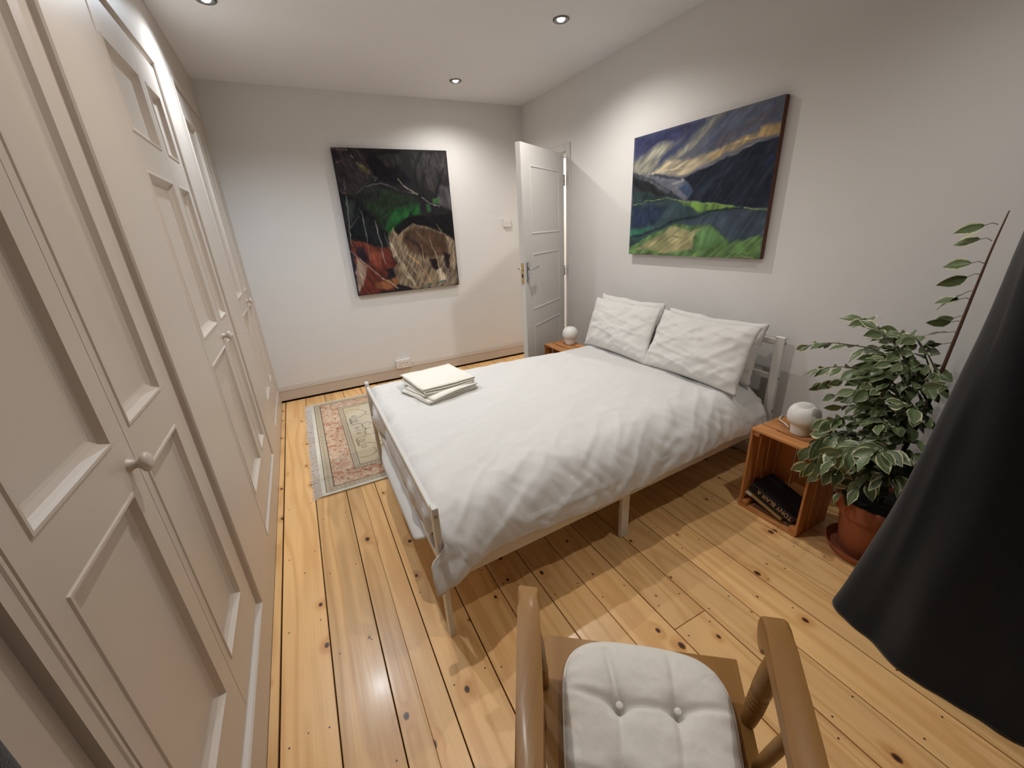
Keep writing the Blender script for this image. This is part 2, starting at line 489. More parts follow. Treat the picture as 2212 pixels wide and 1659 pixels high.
PANEL = [(0.0, 0.0), (0.003, 0.003), (0.009, 0.003), (0.013, -0.003), (0.018, -0.010), (0.028, -0.016), (0.034, -0.018)]
for u in UNITS:
    y0, y1, z0, z1 = u['o']; X0 = u['x']
    t = thing('fitted_wardrobe', u['label'], 'wardrobe', (0, (y0 + y1) / 2, z0), 'row of fitted wardrobes')
    rect_loft('opening_moulding', (y0, y1, z0, z1), [(-0.001, 0.0), (0.003, 0.0022), (0.009, 0.0022), (0.013, -0.003), (0.017, -0.016), (0.024, X0 - 0.014), (0.0374, X0 - 0.015)],
              lambda a, b, d: Vector((d, a, b)), M['gloss'], t, fill=False)
    ia, ib, ic, id_ = y0 + 0.038, y1 - 0.038, z0 + 0.038, z1 - 0.038
    for (la, lb, (pa, pb)) in ((ia, u['split'] - 0.0012, u['pl']), (u['split'] + 0.0012, ib, u['pr'])):
        yb = sorted({la, pa, pb, lb}); zb = sorted({ic, id_} | {v for r in u['rows'] for v in r})
        V, F = [], []
        def q(a, b, c, d):
            s = len(V); V.extend([a, b, c, d]); F.append((s, s + 1, s + 2, s + 3))
        for i in range(len(yb) - 1):
            for j in range(len(zb) - 1):
                if yb[i] == pa and any(abs(zb[j] - r[0]) < 1e-9 for r in u['rows']): continue
                q((X0, yb[i], zb[j]), (X0, yb[i + 1], zb[j]), (X0, yb[i + 1], zb[j + 1]), (X0, yb[i], zb[j + 1]))
        xb = X0 - 0.022
        for (a, b) in (((la, ic), (lb, ic)), ((lb, ic), (lb, id_)), ((lb, id_), (la, id_)), ((la, id_), (la, ic))):
            q((X0, *a), (xb, *a), (xb, *b), (X0, *b))
        q((xb, la, ic), (xb, la, id_), (xb, lb, id_), (xb, lb, ic))
        door = mesh_obj('wardrobe_door', V, F, M['gloss'], t)
        for (ra, rb) in u['rows']:
            rect_loft('door_panel', (pa, pb, ra, rb), PANEL, lambda a, b, d: Vector((X0 + d, a, b)), M['gloss'], door)
        if lb < u['split']:
            ky, kz = u['knob']
            prof = [(0.0125, 0.0), (0.0105, 0.004), (0.0075, 0.010), (0.0075, 0.016), (0.012, 0.021), (0.0165, 0.026), (0.0175, 0.031), (0.0150, 0.036), (0.008, 0.0385), (0.0, 0.039)]
            V, F = [], []
            n = 20
            for r_, h_ in prof:
                for k in range(n):
                    a = 2 * math.pi * k / n
                    V.append((X0 + h_, ky + 1.22 * r_ * math.cos(a), kz + 1.22 * r_ * math.sin(a)))
            for i in range(len(prof) - 1):
                for k in range(n): F.append((i * n + k, i * n + (k + 1) % n, (i + 1) * n + (k + 1) % n, (i + 1) * n + k))
            mesh_obj('knob', V, F, M['gloss'], door, smooth=True)

# ------------------------------------------------------------------ the open room door
Pa, Pb = Vector((2.000, 3.164, 0)), Vector((2.674, 3.598, 0))
dx = (Pb - Pa).normalized(); dn = Vector((dx.y, -dx.x, 0))      # dn points to the camera side
DW, DT, DH0, DH1 = (Pb - Pa).length, 0.040, 0.012, 2.006
def dpt(a, z, d): return Pa + dx * a + dn * d + Vector((0, 0, z))
dt = thing('door_1', 'white panelled room door standing open with chrome lever handle', 'door', tuple(Pa))
dt['kind'] = 'structure'
rows = [(0.16, 0.628), (0.765, 1.222), (1.372, 1.868)]; pa, pb = 0.145, 0.690
V, F = [], []
def q(a, b, c, d):
    s = len(V); V.extend([a, b, c, d]); F.append((s, s + 1, s + 2, s + 3))
ab = [0, pa, pb, DW]; zb = sorted({DH0, DH1} | {v for r in rows for v in r})
for side in (0.0, -DT):
    for i in range(3):
        for j in range(len(zb) - 1):
            if i == 1 and any(abs(zb[j] - r[0]) < 1e-9 for r in rows): continue
            q(dpt(ab[i], zb[j], side), dpt(ab[i + 1], zb[j], side), dpt(ab[i + 1], zb[j + 1], side), dpt(ab[i], zb[j + 1], side))
for (a, b) in (((0, DH0), (DW, DH0)), ((DW, DH0), (DW, DH1)), ((DW, DH1), (0, DH1)), ((0, DH1), (0, DH0))):
    q(dpt(*a, 0), dpt(*a, -DT), dpt(*b, -DT), dpt(*b, 0))
leaf = mesh_obj('door_leaf', V, F, M['doorwhite'], dt)
DP = [(0.0, 0.0), (0.003, 0.0030), (0.009, 0.0032), (0.013, 0.0), (0.016, -0.001)]
for r in rows:
    rect_loft('door_panel', (pa, pb, *r), DP, lambda a, b, d: dpt(a, b, d), M['doorwhite'], leaf)
    rect_loft('door_panel', (pa, pb, *r), DP, lambda a, b, d: dpt(a, b, -DT - d), M['doorwhite'], leaf)
def dbox(name, a0, a1, z0, z1, d0, d1, mat, parent, bev=0.002):
    return box(name, (a0, a1, d0, d1, z0, z1), mat, parent, bev, 1, xf=lambda c: dpt(c.x, c.z, c.y))
for s, nm in ((1, 'handle'), (-1, 'handle')):
    d0, d1 = (0.0, 0.007) if s > 0 else (-DT - 0.007, -DT)
    h = dbox(nm, 0.034, 0.070, 1.005, 1.165, d0, d1, M['chrome'], dt, 0.003)
    dd = 0.0 if s > 0 else -DT
    pts = [dpt(0.052, 1.112, dd + s * e) for e in (0.005, 0.028, 0.040)] + [dpt(0.062, 1.112, dd + s * 0.047), dpt(0.085, 1.113, dd + s * 0.049), dpt(0.125, 1.116, dd + s * 0.047), dpt(0.165, 1.119, dd + s * 0.043)]
    tube('lever', pts, [0.0095, 0.0095, 0.0095, 0.0092, 0.0088, 0.0080, 0.0068], M['chrome'], h, 12)
    dbox('keyhole', 0.0495, 0.0545, 1.028, 1.046, d0 - (0.0006 if s < 0 else -0.0), d1 + (0.0006 if s > 0 else 0), M['black'], h, 0)
pl = box('lock_plate', (-0.0022, 0.0, -DT + 0.008, -0.008, 1.000, 1.160), M['brass'], dt, 0.0, xf=lambda c: dpt(c.x, c.z, c.y))
box('latch', (-0.0110, -0.001, -DT + 0.013, -0.013, 1.098, 1.118), M['brass'], pl, 0.001, xf=lambda c: dpt(c.x, c.z, c.y))
box('bolt_slot', (-0.0028, -0.001, -DT + 0.014, -0.014, 1.050, 1.078), M['black'], pl, 0.0, xf=lambda c: dpt(c.x, c.z, c.y))
for z in (0.25, 1.02, 1.80):
    V, F = tube_mesh([dpt(DW + 0.006, z - 0.045, 0.004), dpt(DW + 0.006, z + 0.045, 0.004)], 0.006, 12)
    hg = mesh_obj('hinge', V, F, M['chrome'], dt, smooth=True)
    box('hinge_plate', (DW + 0.004, DW + 0.026, -0.006, 0.002, z - 0.045, z + 0.045), M['chrome'], hg, 0, xf=lambda c: dpt(c.x, c.z, c.y))

# ------------------------------------------------------------------ switch and socket on the far wall
def wall_plate(name, label, cat, x0, x1, z0, z1, dep):
    t = thing(name, label, cat, ((x0 + x1) / 2, D, z0))
    box('faceplate', (x0, x1, D - dep, D - 0.0005, z0, z1), M['plastic'], t, 0.003, 2)
    return t
t = wall_plate('light_switch', 'square white light switch on the far wall beside the open door', 'switch', 2.437, 2.523, 1.438, 1.524, 0.022)
box('rocker', (2.473, 2.487, D - 0.027, D - 0.020, 1.468, 1.494), M['plastic'], t, 0.001)
for x in (2.449, 2.511): lathe('screw', [(0.0035, -0.001), (0.0035, 0.0), (0.0, 0.0005)], (x, D - 0.0225, 1.481), M['bolt'], t, 12)
t = wall_plate('wall_socket', 'white double plug socket on the far wall just above the skirting', 'socket', 1.098, 1.246, 0.118, 0.206, 0.036)
for xc in (1.135, 1.209):
    for (ox, oz, w, h) in ((0, 0.010, 0.006, 0.009), (-0.013, -0.014, 0.009, 0.005), (0.013, -0.014, 0.009, 0.005)):
        box('pin_hole', (xc + ox - w / 2, xc + ox + w / 2, D - 0.0365, D - 0.034, 0.155 + oz - h / 2, 0.155 + oz + h / 2), M['black'], t)
for xc in (1.160, 1.184): box('rocker', (xc - 0.008, xc + 0.008, D - 0.041, D - 0.035, 0.176, 0.196), M['plastic'], t, 0.0015)
# ------------------------------------------------------------------ bed frame (racked a little, so its length leans in y)
def shear(x): return 0.053 * (x - 0.61)
def bs(c): return Vector((c.x, c.y + shear(c.x), c.z))
bed = thing('bed_frame', 'silver painted metal double bed frame with slatted headboard', 'bed', (0.62, 2.05, 0.0))
YN, YF = 1.340, 2.764
def bbox(name, b, bev=0.002, mat='steel', parent=None, xf=bs): return box(name, b, M[mat], parent or bed, bev, 1, xf)
noshear = lambda c: c
for (ya, yb, z0) in ((YN, YN + 0.036, 0.0), (YF - 0.036, YF, 0.008)):
    p = bbox('foot_post', (0.610, 0.631, ya, yb, z0, 0.587), xf=noshear)
    for z in (0.556, 0.29):
        ys = ya - 0.001 if ya == YN else yb + 0.001
        box('bolt', (0.616, 0.625, min(ys - 0.002, ys + 0.002), max(ys - 0.002, ys + 0.002), z - 0.0045, z + 0.0045), M['bolt'], p, 0.001)
bbox('foot_rail', (0.612, 0.630, YN + 0.036, YF - 0.036, 0.538, 0.564), xf=noshear)
bbox('foot_rail', (0.612, 0.630, YN + 0.036, YF - 0.036, 0.335, 0.366), xf=noshear)
for (ya, yb) in ((YN + 0.008, YN + 0.028), (YF - 0.028, YF - 0.008)):
    bbox('side_rail', (0.631, 2.626, ya, yb, 0.252, 0.302))
for (ya, yb) in ((YN + 0.002, YN + 0.052), (YF - 0.052, YF - 0.002)):
    p = bbox('head_post', (2.626, 2.652, ya, yb, 0.0, 0.803))
    for z in (0.77, 0.57, 0.37):
        y_ = ya + shear(2.64) - 0.002
        box('bolt', (2.634, 2.644, y_ - 0.002, y_ + 0.003, z - 0.005, z + 0.005), M['bolt'], p, 0.001)
for z in (0.355, 0.555, 0.755):
    bbox('head_rail', (2.630, 2.648, YN + 0.052, YF - 0.052, z, z + 0.031))
for (ya, yb, s) in ((YN + 0.028, YN + 0.050, -1), (YF - 0.050, YF - 0.028, 1)):
    p = bbox('middle_leg', (1.505, 1.553, ya, yb, 0.0, 0.290))
    for dx_ in (-0.03, 0.03):
        yb_ = (YN + 0.0075 if s < 0 else YF - 0.0075) + shear(1.53)
        box('bolt', (1.529 + dx_ - 0.005, 1.529 + dx_ + 0.005, yb_ - 0.003, yb_ + 0.002, 0.275, 0.285), M['bolt'], p, 0.001)
for k in range(13):
    x = 0.72 + k * 0.15
    bbox('slat', (x, x + 0.06, YN + 0.03, YF - 0.03, 0.284, 0.298), 0)
mat_ = box('mattress', (0.660, 2.608, YN + 0.040, YF - 0.040, 0.300, 0.450), M['mattress'], None, 0.03, 3, bs)
for p in mat_.data.polygons: p.use_smooth = True
tag(mat_, 'off-white double mattress on the metal bed frame, hidden under the duvet', 'mattress')

# ------------------------------------------------------------------ duvet
def sstep(a, b, x):
    t_ = min(1.0, max(0.0, (x - a) / (b - a))); return t_ * t_ * (3 - 2 * t_)
def ridge(x, y, z=0.0, o=3):
    return 1.0 - 2.0 * abs(frac_noise(x, y, z, o))
NA, NB = 190, 230
A0, A1 = -0.825, 1.04       # arc across the bed: near hem ... far hem
B0, B1 = -0.255, 1.87      # arc along the bed: foot hem ... head end
def across(s, flat, R):
    if s < flat: return s, 0.0, 0.0
    th = (s - flat) / R
    if th < math.pi / 2: return flat + R * math.sin(th), R * (1 - math.cos(th)), th
    return flat + R, R + (s - flat - R * math.pi / 2), math.pi / 2
V, F = [], []
for i in range(NB):
    fb = i / (NB - 1)
    b = B0 + (B1 - B0) * fb
    for j in range(NA):
        a = A0 + (A1 - A0) * j / (NA - 1)
        bx = max(b, 0.0)
        xw = 0.70 + bx
        if a < 0: off, dA, thA = across(-a, 0.525, 0.195); off = -off
        else:
            ext = 0.885 - 0.165 * sstep(0.65, 2.5, xw)
            off, dA, thA = across(a, ext - 0.15, 0.15)
        if b >= 0: xo, dB, thB = xw, 0.0, 0.0
        else:
            o_, dB, thB = across(-b, 0.0, 0.058); xo = 0.70 - o_
        near = sstep(0.50, 0.74, -a)
        # hem height varies along the near side
        hemv = 1.0
        if a < 0: dA *= 1.0 + 0.10 * math.sin(xw * 5.1 + 0.6) * near + 0.06 * frac_noise(xw * 4.0, 3.3) * near
        dA *= 0.97
        dBk = dB
        if a < 0: dB *= 1.0 - 0.93 * sstep(0.46, 0.66, -a)
        if a < 0: dA += 0.018 * near
        z = 0.508 - (dA ** 4 + dB ** 4) ** 0.25
        cw = sstep(0.12, -0.06, b) * sstep(0.46, 0.60, -a)
        y = 2.052 + off + shear(xw) - 0.042 * cw
        x = xo
        # plumpness, valleys and wrinkles
        edge = sstep(0.0, 0.5, min(b + 0.05, 1.0))
        wr = 0.012 * frac_noise(x * 1.8, y * 1.8, 1.0, 2)
        u1 = (x * 0.8 + y * 0.6); v1 = (-x * 0.6 + y * 0.8)
        wr += 0.0042 * ridge(u1 * 1.6, v1 * 5.0, 4.0, 3) * (1 - 0.5 * near)
        wr += 0.0022 * ridge(x * 2.5, y * 7.0, 9.0, 3) * (1 - near)
        # crumpled near side: diagonal folds, finer towards the hem
        w1 = frac_noise(x * 2.2, a * 3.0, 7.0, 2)
        mid_ = sstep(0.22, 0.58, -a)
        p1 = x * 0.80 + a * 0.60; q1 = -x * 0.60 + a * 0.80
        p2 = x * 0.62 - a * 0.78; q2 = x * 0.78 + a * 0.62
        k1 = 0.5 + 0.5 * frac_noise(x * 1.5, a * 2.0, 11.0, 1)
        wr += near * 0.016 * frac_noise(x * 3.0, a * 3.0, 6.0, 1)
        wr += mid_ * 0.0105 * max(0.0, ridge(p1 * 7.0 + 0.35 * w1, q1 * 2.0, 2.0, 2)) ** 1.6 * k1
        wr += mid_ * 0.0100 * max(0.0, ridge(p2 * 8.5 + 0.45 * w1, q2 * 2.3, 5.0, 2)) ** 1.8 * (1.15 - k1)
        wr += near * 0.0055 * ridge(p1 * 15.0 + w1, q1 * 5.0, 8.0, 2)
        # folds where it is pushed down behind the foot rails
        ft = sstep(0.10, -0.10, b)
        wr += ft * 0.010 * ridge(y * 6.0, b * 3.0 + 2.0, 6.0, 3)
        sa = math.sin(thA) * (-1 if a < 0 else 1); sb = math.sin(thB)
        ca = math.cos(thA) * math.cos(thB)
        nv = Vector((-sb, sa, max(ca, 0.0)))
        if nv.length < 1e-4: nv = Vector((-0.7, sa, 0.1))
        nv.normalize()
        if ft > 0.5 and a > -0.62: nv = Vector((0, 0, max(nv.z, 0.0))) - Vector((1, 0, 0)) * 0.15 * sb
        x += nv.x * wr; y += nv.y * wr; z += nv.z * wr
        wo = sstep(YN + 0.004, YN - 0.020, y)
        # behind the rails the cloth keeps inside; below the lower rail it bellies out
        if b < 0:
            xi = max(x, 0.641)
            if True:
                x = xi
                nb_ = 0.6 + 0.9 * frac_noise(y * 5.0, 2.0, 8.0, 2)
                x -= 0.036 * sstep(0.530, 0.480, z) * sstep(0.372, 0.410, z) * max(0.0, nb_) * sstep(1.39, 1.46, y) * sstep(2.72, 2.65, y)
                belly = sstep(0.332, 0.285, z) * sstep(2.60, 2.20, y) * sstep(1.39, 1.50, y)
                x -= 0.062 * belly
            if wo > 0:
                k_ = sstep(0.02, -0.22, b) * wo
                x = x * (1 - wo) + wo * (0.70 + b * 0.50 + 0.012 * frac_noise(y * 20, z * 9, 3.0, 2))
                z = z - 0.030 * k_
                y -= (0.010 + 0.020 * frac_noise(x * 16, z * 10, 5.0, 2)) * k_
        # keep clear of mattress and of the rail
        if a < -0.55 and dA > 0.13: y = min(y, YN + 0.004 + shear(max(x, 0.61)))
        V.append((x, y, z))
for i in range(NB - 1):
    for j in range(NA - 1):
        F.append((i * NA + j, i * NA + j + 1, (i + 1) * NA + j + 1, (i + 1) * NA + j))
duv = mesh_obj('duvet', V, F, M['linen'], None, smooth=True)
sm = duv.modifiers.new('thick', 'SOLIDIFY'); sm.thickness = 0.010; sm.offset = -1.0
tag(duv, 'white cotton duvet spread over the whole bed, crumpled along the near side', 'duvet')

# ------------------------------------------------------------------ pillows
def pillow(label, bottom, top, y0, y1, t, seed, skew=0.0):
    """bottom / top: (x, z) of the lower and upper edge; y0 near end, y1 far end"""
    bx_, bz = bottom; tx, tz = top
    N_, Mv = 56, 40
    up = Vector((tx - bx_, 0, tz - bz)); h = up.length; up.normalize()
    nrm = Vector((-up.z, 0, up.x))
    mid = Vector(((bx_ + tx) / 2, (y0 + y1) / 2, (bz + tz) / 2))
    w = y1 - y0
    V, F, idx = [], [], {}
    for side in (1, -1):
        for i in range(N_ + 1):
            for j in range(Mv + 1):
                u = -1 + 2 * i / N_; v = -1 + 2 * j / Mv
                border = i in (0, N_) or j in (0, Mv)
                if side == -1 and border:
                    idx[(side, i, j)] = idx[(1, i, j)]; continue
                u_ = u * (1 - 0.045 * (1 - v * v) * abs(u)); v_ = v * (1 - 0.075 * (1 - u * u) * abs(v))
                T = t / 2 * max(0.0, (1 - abs(u) ** 2.4) * (1 - abs(v) ** 2.6)) ** 0.62 * (1 - 0.22 * v)
                k = 0.0 if border else 1.0
                a1 = u * 0.8 + v * 0.6; b1 = v * 0.8 - u * 0.6
                wr = 0.015 * max(0.0, ridge(a1 * 2.8 + seed, b1 * 0.8, seed * 3.1, 2)) ** 1.6 + 0.013 * max(0.0, ridge(u * 0.9 - v * 2.9 + seed, v * 0.7 + u * 0.8, seed, 2)) ** 1.7 + 0.0025 * ridge(u * 7 + seed, v * 6, seed, 2) - 0.008
                wr *= k * min(1.0, (1 - max(abs(u), abs(v))) * 6 + 0.15)
                flop = 0.012 * frac_noise(u * 1.4 + seed, v * 1.4, 2.0, 2)
                p = mid + Vector((0, 1, 0)) * (u_ * w / 2 + skew * v * 0.5) + up * (v_ * h / 2 + 0.010 * frac_noise(u * 2 + seed, 4.0) * (v > 0)) + nrm * (side * (T + wr * 0.8) + flop)
                if border and abs(v) == 1 or border: p += nrm * 0.006 * frac_noise(u * 5 + seed, v * 5, 3.0, 2)
                idx[(side, i, j)] = len(V); V.append(p)
    for side in (1, -1):
        for i in range(N_):
            for j in range(Mv):
                f = (idx[(side, i, j)], idx[(side, i + 1, j)], idx[(side, i + 1, j + 1)], idx[(side, i, j + 1)])
                F.append(f if side < 0 else f[::-1])
    o = mesh_obj('pillow', V, F, M['pillow'], None, smooth=True)
    return tag(o, label, 'pillow', 'pillows leaning on the headboard')
pillow('white pillow at the back on the near side, mostly hidden, corner by the headboard post', (2.515, 0.520), (2.605, 0.865), 1.530, 2.225, 0.115, 1.7)
pillow('white pillow at the back on the far side, only its top edge showing', (2.515, 0.520), (2.600, 0.885), 2.235, 2.900, 0.115, 5.2, 0.05)
pillow('large smooth white pillow in front on the near side of the bed', (2.335, 0.520), (2.520, 0.865), 1.500, 2.185, 0.150, 3.9, 0.03)
pillow('creased white pillow in front on the far side of the bed', (2.330, 0.520), (2.505, 0.875), 2.170, 2.850, 0.140, 8.6, 0.07)

# ------------------------------------------------------------------ folded towels on the bed
def towel(label, c, rot, w, depth, layers, z0, lift, seed):
    t = thing('folded_towel', label, 'towel', (c[0], c[1], z0), 'folded towels on the bed')
    R = Matrix.Rotation(rot, 3, 'Z')
    prof = []
    for k in range(layers):
        zz = z0 + 0.004 + k * lift
        xs = np.linspace(-w / 2, w / 2, 14)
        if k % 2: xs = xs[::-1]
        ex = 0.012 * math.sin(seed + k * 2.1)
        for m, x in enumerate(xs):
            sag = 0.75 * lift * math.sin(math.pi * (x / w + 0.5)) * math.sin(seed * 2 + k * 1.9)
            prof.append((x + ex, zz + sag * 0.6 + 0.010 * k / layers * math.sin(x * 9 + seed)))
        if k < layers - 1:
            s = 1 if k % 2 == 0 else -1
            for a in (-60, -20, 20, 60):
                an = math.radians(a)
                prof.append((s * w / 2 + ex + s * lift * 0.55 * math.cos(an), zz + lift / 2 + lift / 2 * math.sin(an)))
    ND = 12
    V, F = [], []
    for i in range(ND + 1):
        yy = -depth / 2 + depth * i / ND
        for m, (x, z) in enumerate(prof):
            off = 0.006 * frac_noise(x * 6 + seed, z * 40, 1.0, 2) if i in (0, ND) else 0
            p = R @ Vector((x + 0.012 * frac_noise(yy * 3, z * 60 + seed), yy + off + 0.012 * frac_noise(z * 45, seed, 3.0, 2), 0))
            V.append((c[0] + p.x, c[1] + p.y, z + 0.003 * frac_noise(x * 8, yy * 8, seed)))
    n = len(prof)
    for i in range(ND):
        for m in range(n - 1): F.append((i * n + m, i * n + m + 1, (i + 1) * n + m + 1, (i + 1) * n + m))
    o = mesh_obj('cloth', V, F, M['towel'], t, smooth=True)
    s_ = o.modifiers.new('thick', 'SOLIDIFY'); s_.thickness = 0.0034; s_.offset = 0
    return t
lt = towel('cream linen towel folded at the bottom of the pile on the bed', (1.005, 2.505), 0.30, 0.325, 0.31, 4, 0.520, 0.0095, 1.3)
ut = towel('cream linen towel folded on top of the pile on the bed', (1.020, 2.570), 0.13, 0.315, 0.35, 4, 0.558, 0.0105, 4.4)
box('care_label', (0.905, 0.921, 2.388, 2.389, 0.548, 0.574), M['plastic'], ut, 0)
# ------------------------------------------------------------------ wooden crates used as bedside tables
def crate(label, x0, y0, mirror=False):
    """crate stood on its end: opening faces -x, 0.455 tall, 0.292 wide, 0.25 deep"""
    wy, hz, dx_ = 0.292, 0.455, 0.250
    t = thing('wooden_crate', label, 'crate', (x0 + dx_ / 2, y0 + wy / 2, 0), 'wooden crates used as bedside tables')
    x1, y1 = x0 + dx_, y0 + wy
    th = 0.011
    for z0_ in (0.0, hz - th):
        for k, (a, b) in enumerate(((0.0, 0.074), (0.082, 0.166), (0.174, 0.250))):
            if z0_ > 0.1 and k == 0:
                # front top board with the hand hole cut in its back edge
                c0, c1 = y0 + 0.085, y1 - 0.085
                out = [(x0, y0), (x0, y1), (x0 + b, y1), (x0 + b, c1 + 0.012), (x0 + b - 0.010, c1), (x0 + b - 0.010, c0), (x0 + b, c0 - 0.012), (x0 + b, y0)]
                V = [(p[0], p[1], z0_) for p in out] + [(p[0], p[1], z0_ + th) for p in out]
                n = len(out)
                F = [tuple(range(n)), tuple(range(2 * n - 1, n - 1, -1))] + [(i, (i + 1) % n, n + (i + 1) % n, n + i) for i in range(n)]
                mesh_obj('slat', V, F, M['crate_y'], t)
            else:
                box('slat', (x0 + a, x0 + b, y0, y1, z0_, z0_ + th), M['crate_y'], t, 0.0015)
    for yy in (y0, y1 - th):
        for (a, b) in ((0.002, 0.076), (0.086, 0.164), (0.174, 0.248)):
            box('slat', (x0 + a, x0 + b, yy, yy + th, th, hz - th), M['crate'], t, 0.0015)
    for k in range(3):
        a = y0 + th + 0.002 + k * (wy - 2 * th) / 3
        box('slat', (x1 - th, x1, a, a + (wy - 2 * th) / 3 - 0.006, th, hz - th), M['crate'], t, 0.0015)
    for yy in (y0 + th, y1 - th - 0.030):
        for zz in (th, hz - th - 0.026):
            box('batten', (x0 + 0.006, x1 - th, yy, yy + 0.030, zz, zz + 0.026), M['crate_x'], t, 0.0015)
    return t
crate('wooden crate stood on end by the headboard with books inside', 2.200, 1.002)
crate('wooden crate behind the bed in front of the open door', 2.190, 2.915)

def mushroom_lamp(label, c, cable):
    t = thing('mushroom_lamp', label, 'lamp', c, 'white glass mushroom lamps')
    lathe('lamp_shade', [(0.044, 0.056), (0.055, 0.0565), (0.0630, 0.064), (0.0675, 0.080), (0.0672, 0.100), (0.0620, 0.120), (0.051, 0.136), (0.035, 0.147), (0.017, 0.152), (0.0, 0.153)], c, M['glass'], t, 48)
    lathe('lamp_base', [(0.0, 0.0), (0.037, 0.0), (0.041, 0.003), (0.0425, 0.012), (0.0450, 0.040), (0.0470, 0.060), (0.0440, 0.063)], c, M['glass'], t, 48)
    cb = tube('cable', [Vector(c) + Vector(p) for p in cable], 0.0028, M['plastic'], t, 8)
    lathe('cable_gland', [(0.0, -0.004), (0.005, -0.004), (0.005, 0.004), (0.0, 0.004)], tuple(Vector(c) + Vector(cable[0])), M['bolt'], t, 12)
    return t
mushroom_lamp('white glass mushroom lamp with cable on the crate beside the plant', (2.330, 1.140, 0.456),
              [(-0.010, 0.044, 0.012), (-0.004, 0.058, 0.014), (0.012, 0.085, 0.016), (0.030, 0.110, 0.012), (0.050, 0.128, 0.006), (0.075, 0.140, 0.004), (0.110, 0.148, 0.003), (0.135, 0.150, -0.020), (0.140, 0.150, -0.12)])
mushroom_lamp('white glass mushroom lamp on the far crate by the door', (2.372, 3.070, 0.456),
              [(0.030, 0.032, 0.010), (0.050, 0.050, 0.008), (0.080, 0.055, 0.004), (0.095, 0.055, -0.030), (0.098, 0.055, -0.12)])

# ------------------------------------------------------------------ books leaning in the near crate
M['book'] = m_plain('black_book_cover', (0.006, 0.006, 0.007, 1), 0.45, 0, 0.4)
M['paper'] = m_plain('book_pages', (0.52, 0.43, 0.28, 1), 0.9)
M['ink'] = m_plain('cream_print', (0.62, 0.40, 0.24, 1), 0.7)
M['mag'] = m_plain('dull_gold_spine', (0.34, 0.22, 0.08, 1), 0.5)
M['silver'] = m_plain('pale_spine_tip', (0.66, 0.62, 0.56, 1), 0.4)
M['rust'] = m_plain('brown_spine', (0.16, 0.075, 0.05, 1), 0.55)
def book(name, label, p0, tilt, L, T, Wd, cover, group=None):
    """lies flat: spine faces -x and runs along -y from p0 (its far lower end), tilted by tilt"""
    t = thing(name, label, 'book', p0, group)
    ay = Vector((0, -math.cos(tilt), -math.sin(tilt))); az = Vector((0, -math.sin(tilt), math.cos(tilt)))
    o = Vector(p0)
    def pt(c): return o + ay * c.y + az * c.z + Vector((1, 0, 0)) * c.x
    box('spine', (0, 0.003, 0, L, 0, T), cover, t, 0.001, 1, pt)
    box('cover', (0.002, Wd, 0, L, 0, 0.0025), cover, t, 0, 1, pt)
    box('cover', (0.002, Wd, 0, L, T - 0.0025, T), cover, t, 0, 1, pt)
    box('pages', (0.003, Wd - 0.004, 0.003, L - 0.003, 0.0025, T - 0.0025), M['paper'], t, 0, 1, pt)
    return t, pt
book('thin_book', 'thin brown book at the bottom of the crate under the others', (2.234, 1.235, 0.016), 0.02, 0.185, 0.013, 0.17, M['rust'])
b2, pt2 = book('thin_book', 'thin dull gold book sloping under the black book in the crate', (2.222, 1.277, 0.078), 0.27, 0.195, 0.013, 0.16, M['mag'])
box('spine_tip', (-0.0008, 0.004, 0.0, 0.030, -0.0005, 0.0135), M['silver'], b2, 0, 1, pt2)
b1, pt1 = book('thick_book', 'thick black book with cream lettering on its spine in the crate', (2.226, 1.268, 0.104), 0.30, 0.235, 0.046, 0.165, M['book'])
fc = bpy.data.curves.new('lettering', 'FONT'); fc.body = 'TONY BLAIR A'; fc.size = 0.030; fc.extrude = 0.0002; fc.space_character = 1.0
tmp = bpy.data.objects.new('tmp', fc); COL.objects.link(tmp)
bpy.context.view_layer.update()
me = bpy.data.meshes.new_from_object(tmp.evaluated_get(bpy.context.evaluated_depsgraph_get()))
bpy.data.objects.remove(tmp)
vs = [v.co.copy() for v in me.vertices]
tw = max(v.x for v in vs); th_ = max(v.y for v in vs)
sx_ = 0.185 / tw; sy_ = 0.024 / th_
# the book lies upside down: the words run from the low end upwards along the spine
for v in me.vertices:
    v.co = pt1(Vector((-0.0008 - v.co.z, 0.226 - v.co.x * sx_, 0.038 - v.co.y * sy_))) - wloc(b1)
link('spine_lettering', me, M['ink'], b1, tuple(wloc(b1)))

# ------------------------------------------------------------------ potted weeping fig
PX, PY = 2.365, 0.805
plant = thing('potted_fig', 'variegated weeping fig in a terracotta pot beside the curtain', 'plant', (PX, PY, 0))
lathe('saucer', [(0.0, 0.0), (0.118, 0.0), (0.128, 0.004), (0.143, 0.034), (0.146, 0.040), (0.140, 0.041), (0.136, 0.034), (0.122, 0.012), (0.0, 0.010)], (PX, PY, 0.0), M['terracotta'], plant, 56)
lathe('pot', [(0.0, 0.011), (0.092, 0.011), (0.096, 0.016), (0.122, 0.205), (0.126, 0.207), (0.137, 0.212), (0.143, 0.276), (0.141, 0.282), (0.132, 0.283), (0.128, 0.278), (0.124, 0.25), (0.0, 0.25)], (PX, PY, 0.0), M['terracotta'], plant, 56)
V, F = [], []
n = 40
for r in range(9):
    for k in range(n):
        a = 2 * math.pi * k / n; rr = 0.125 * r / 8
        V.append((PX + rr * math.cos(a), PY + rr * math.sin(a), 0.262 + 0.010 * frac_noise(rr * math.cos(a) * 25, rr * math.sin(a) * 25)))
for r in range(8):
    for k in range(n): F.append((r * n + k, r * n + (k + 1) % n, (r + 1) * n + (k + 1) % n, (r + 1) * n + k))
mesh_obj('soil', V, F, M['soil'], plant, smooth=True)

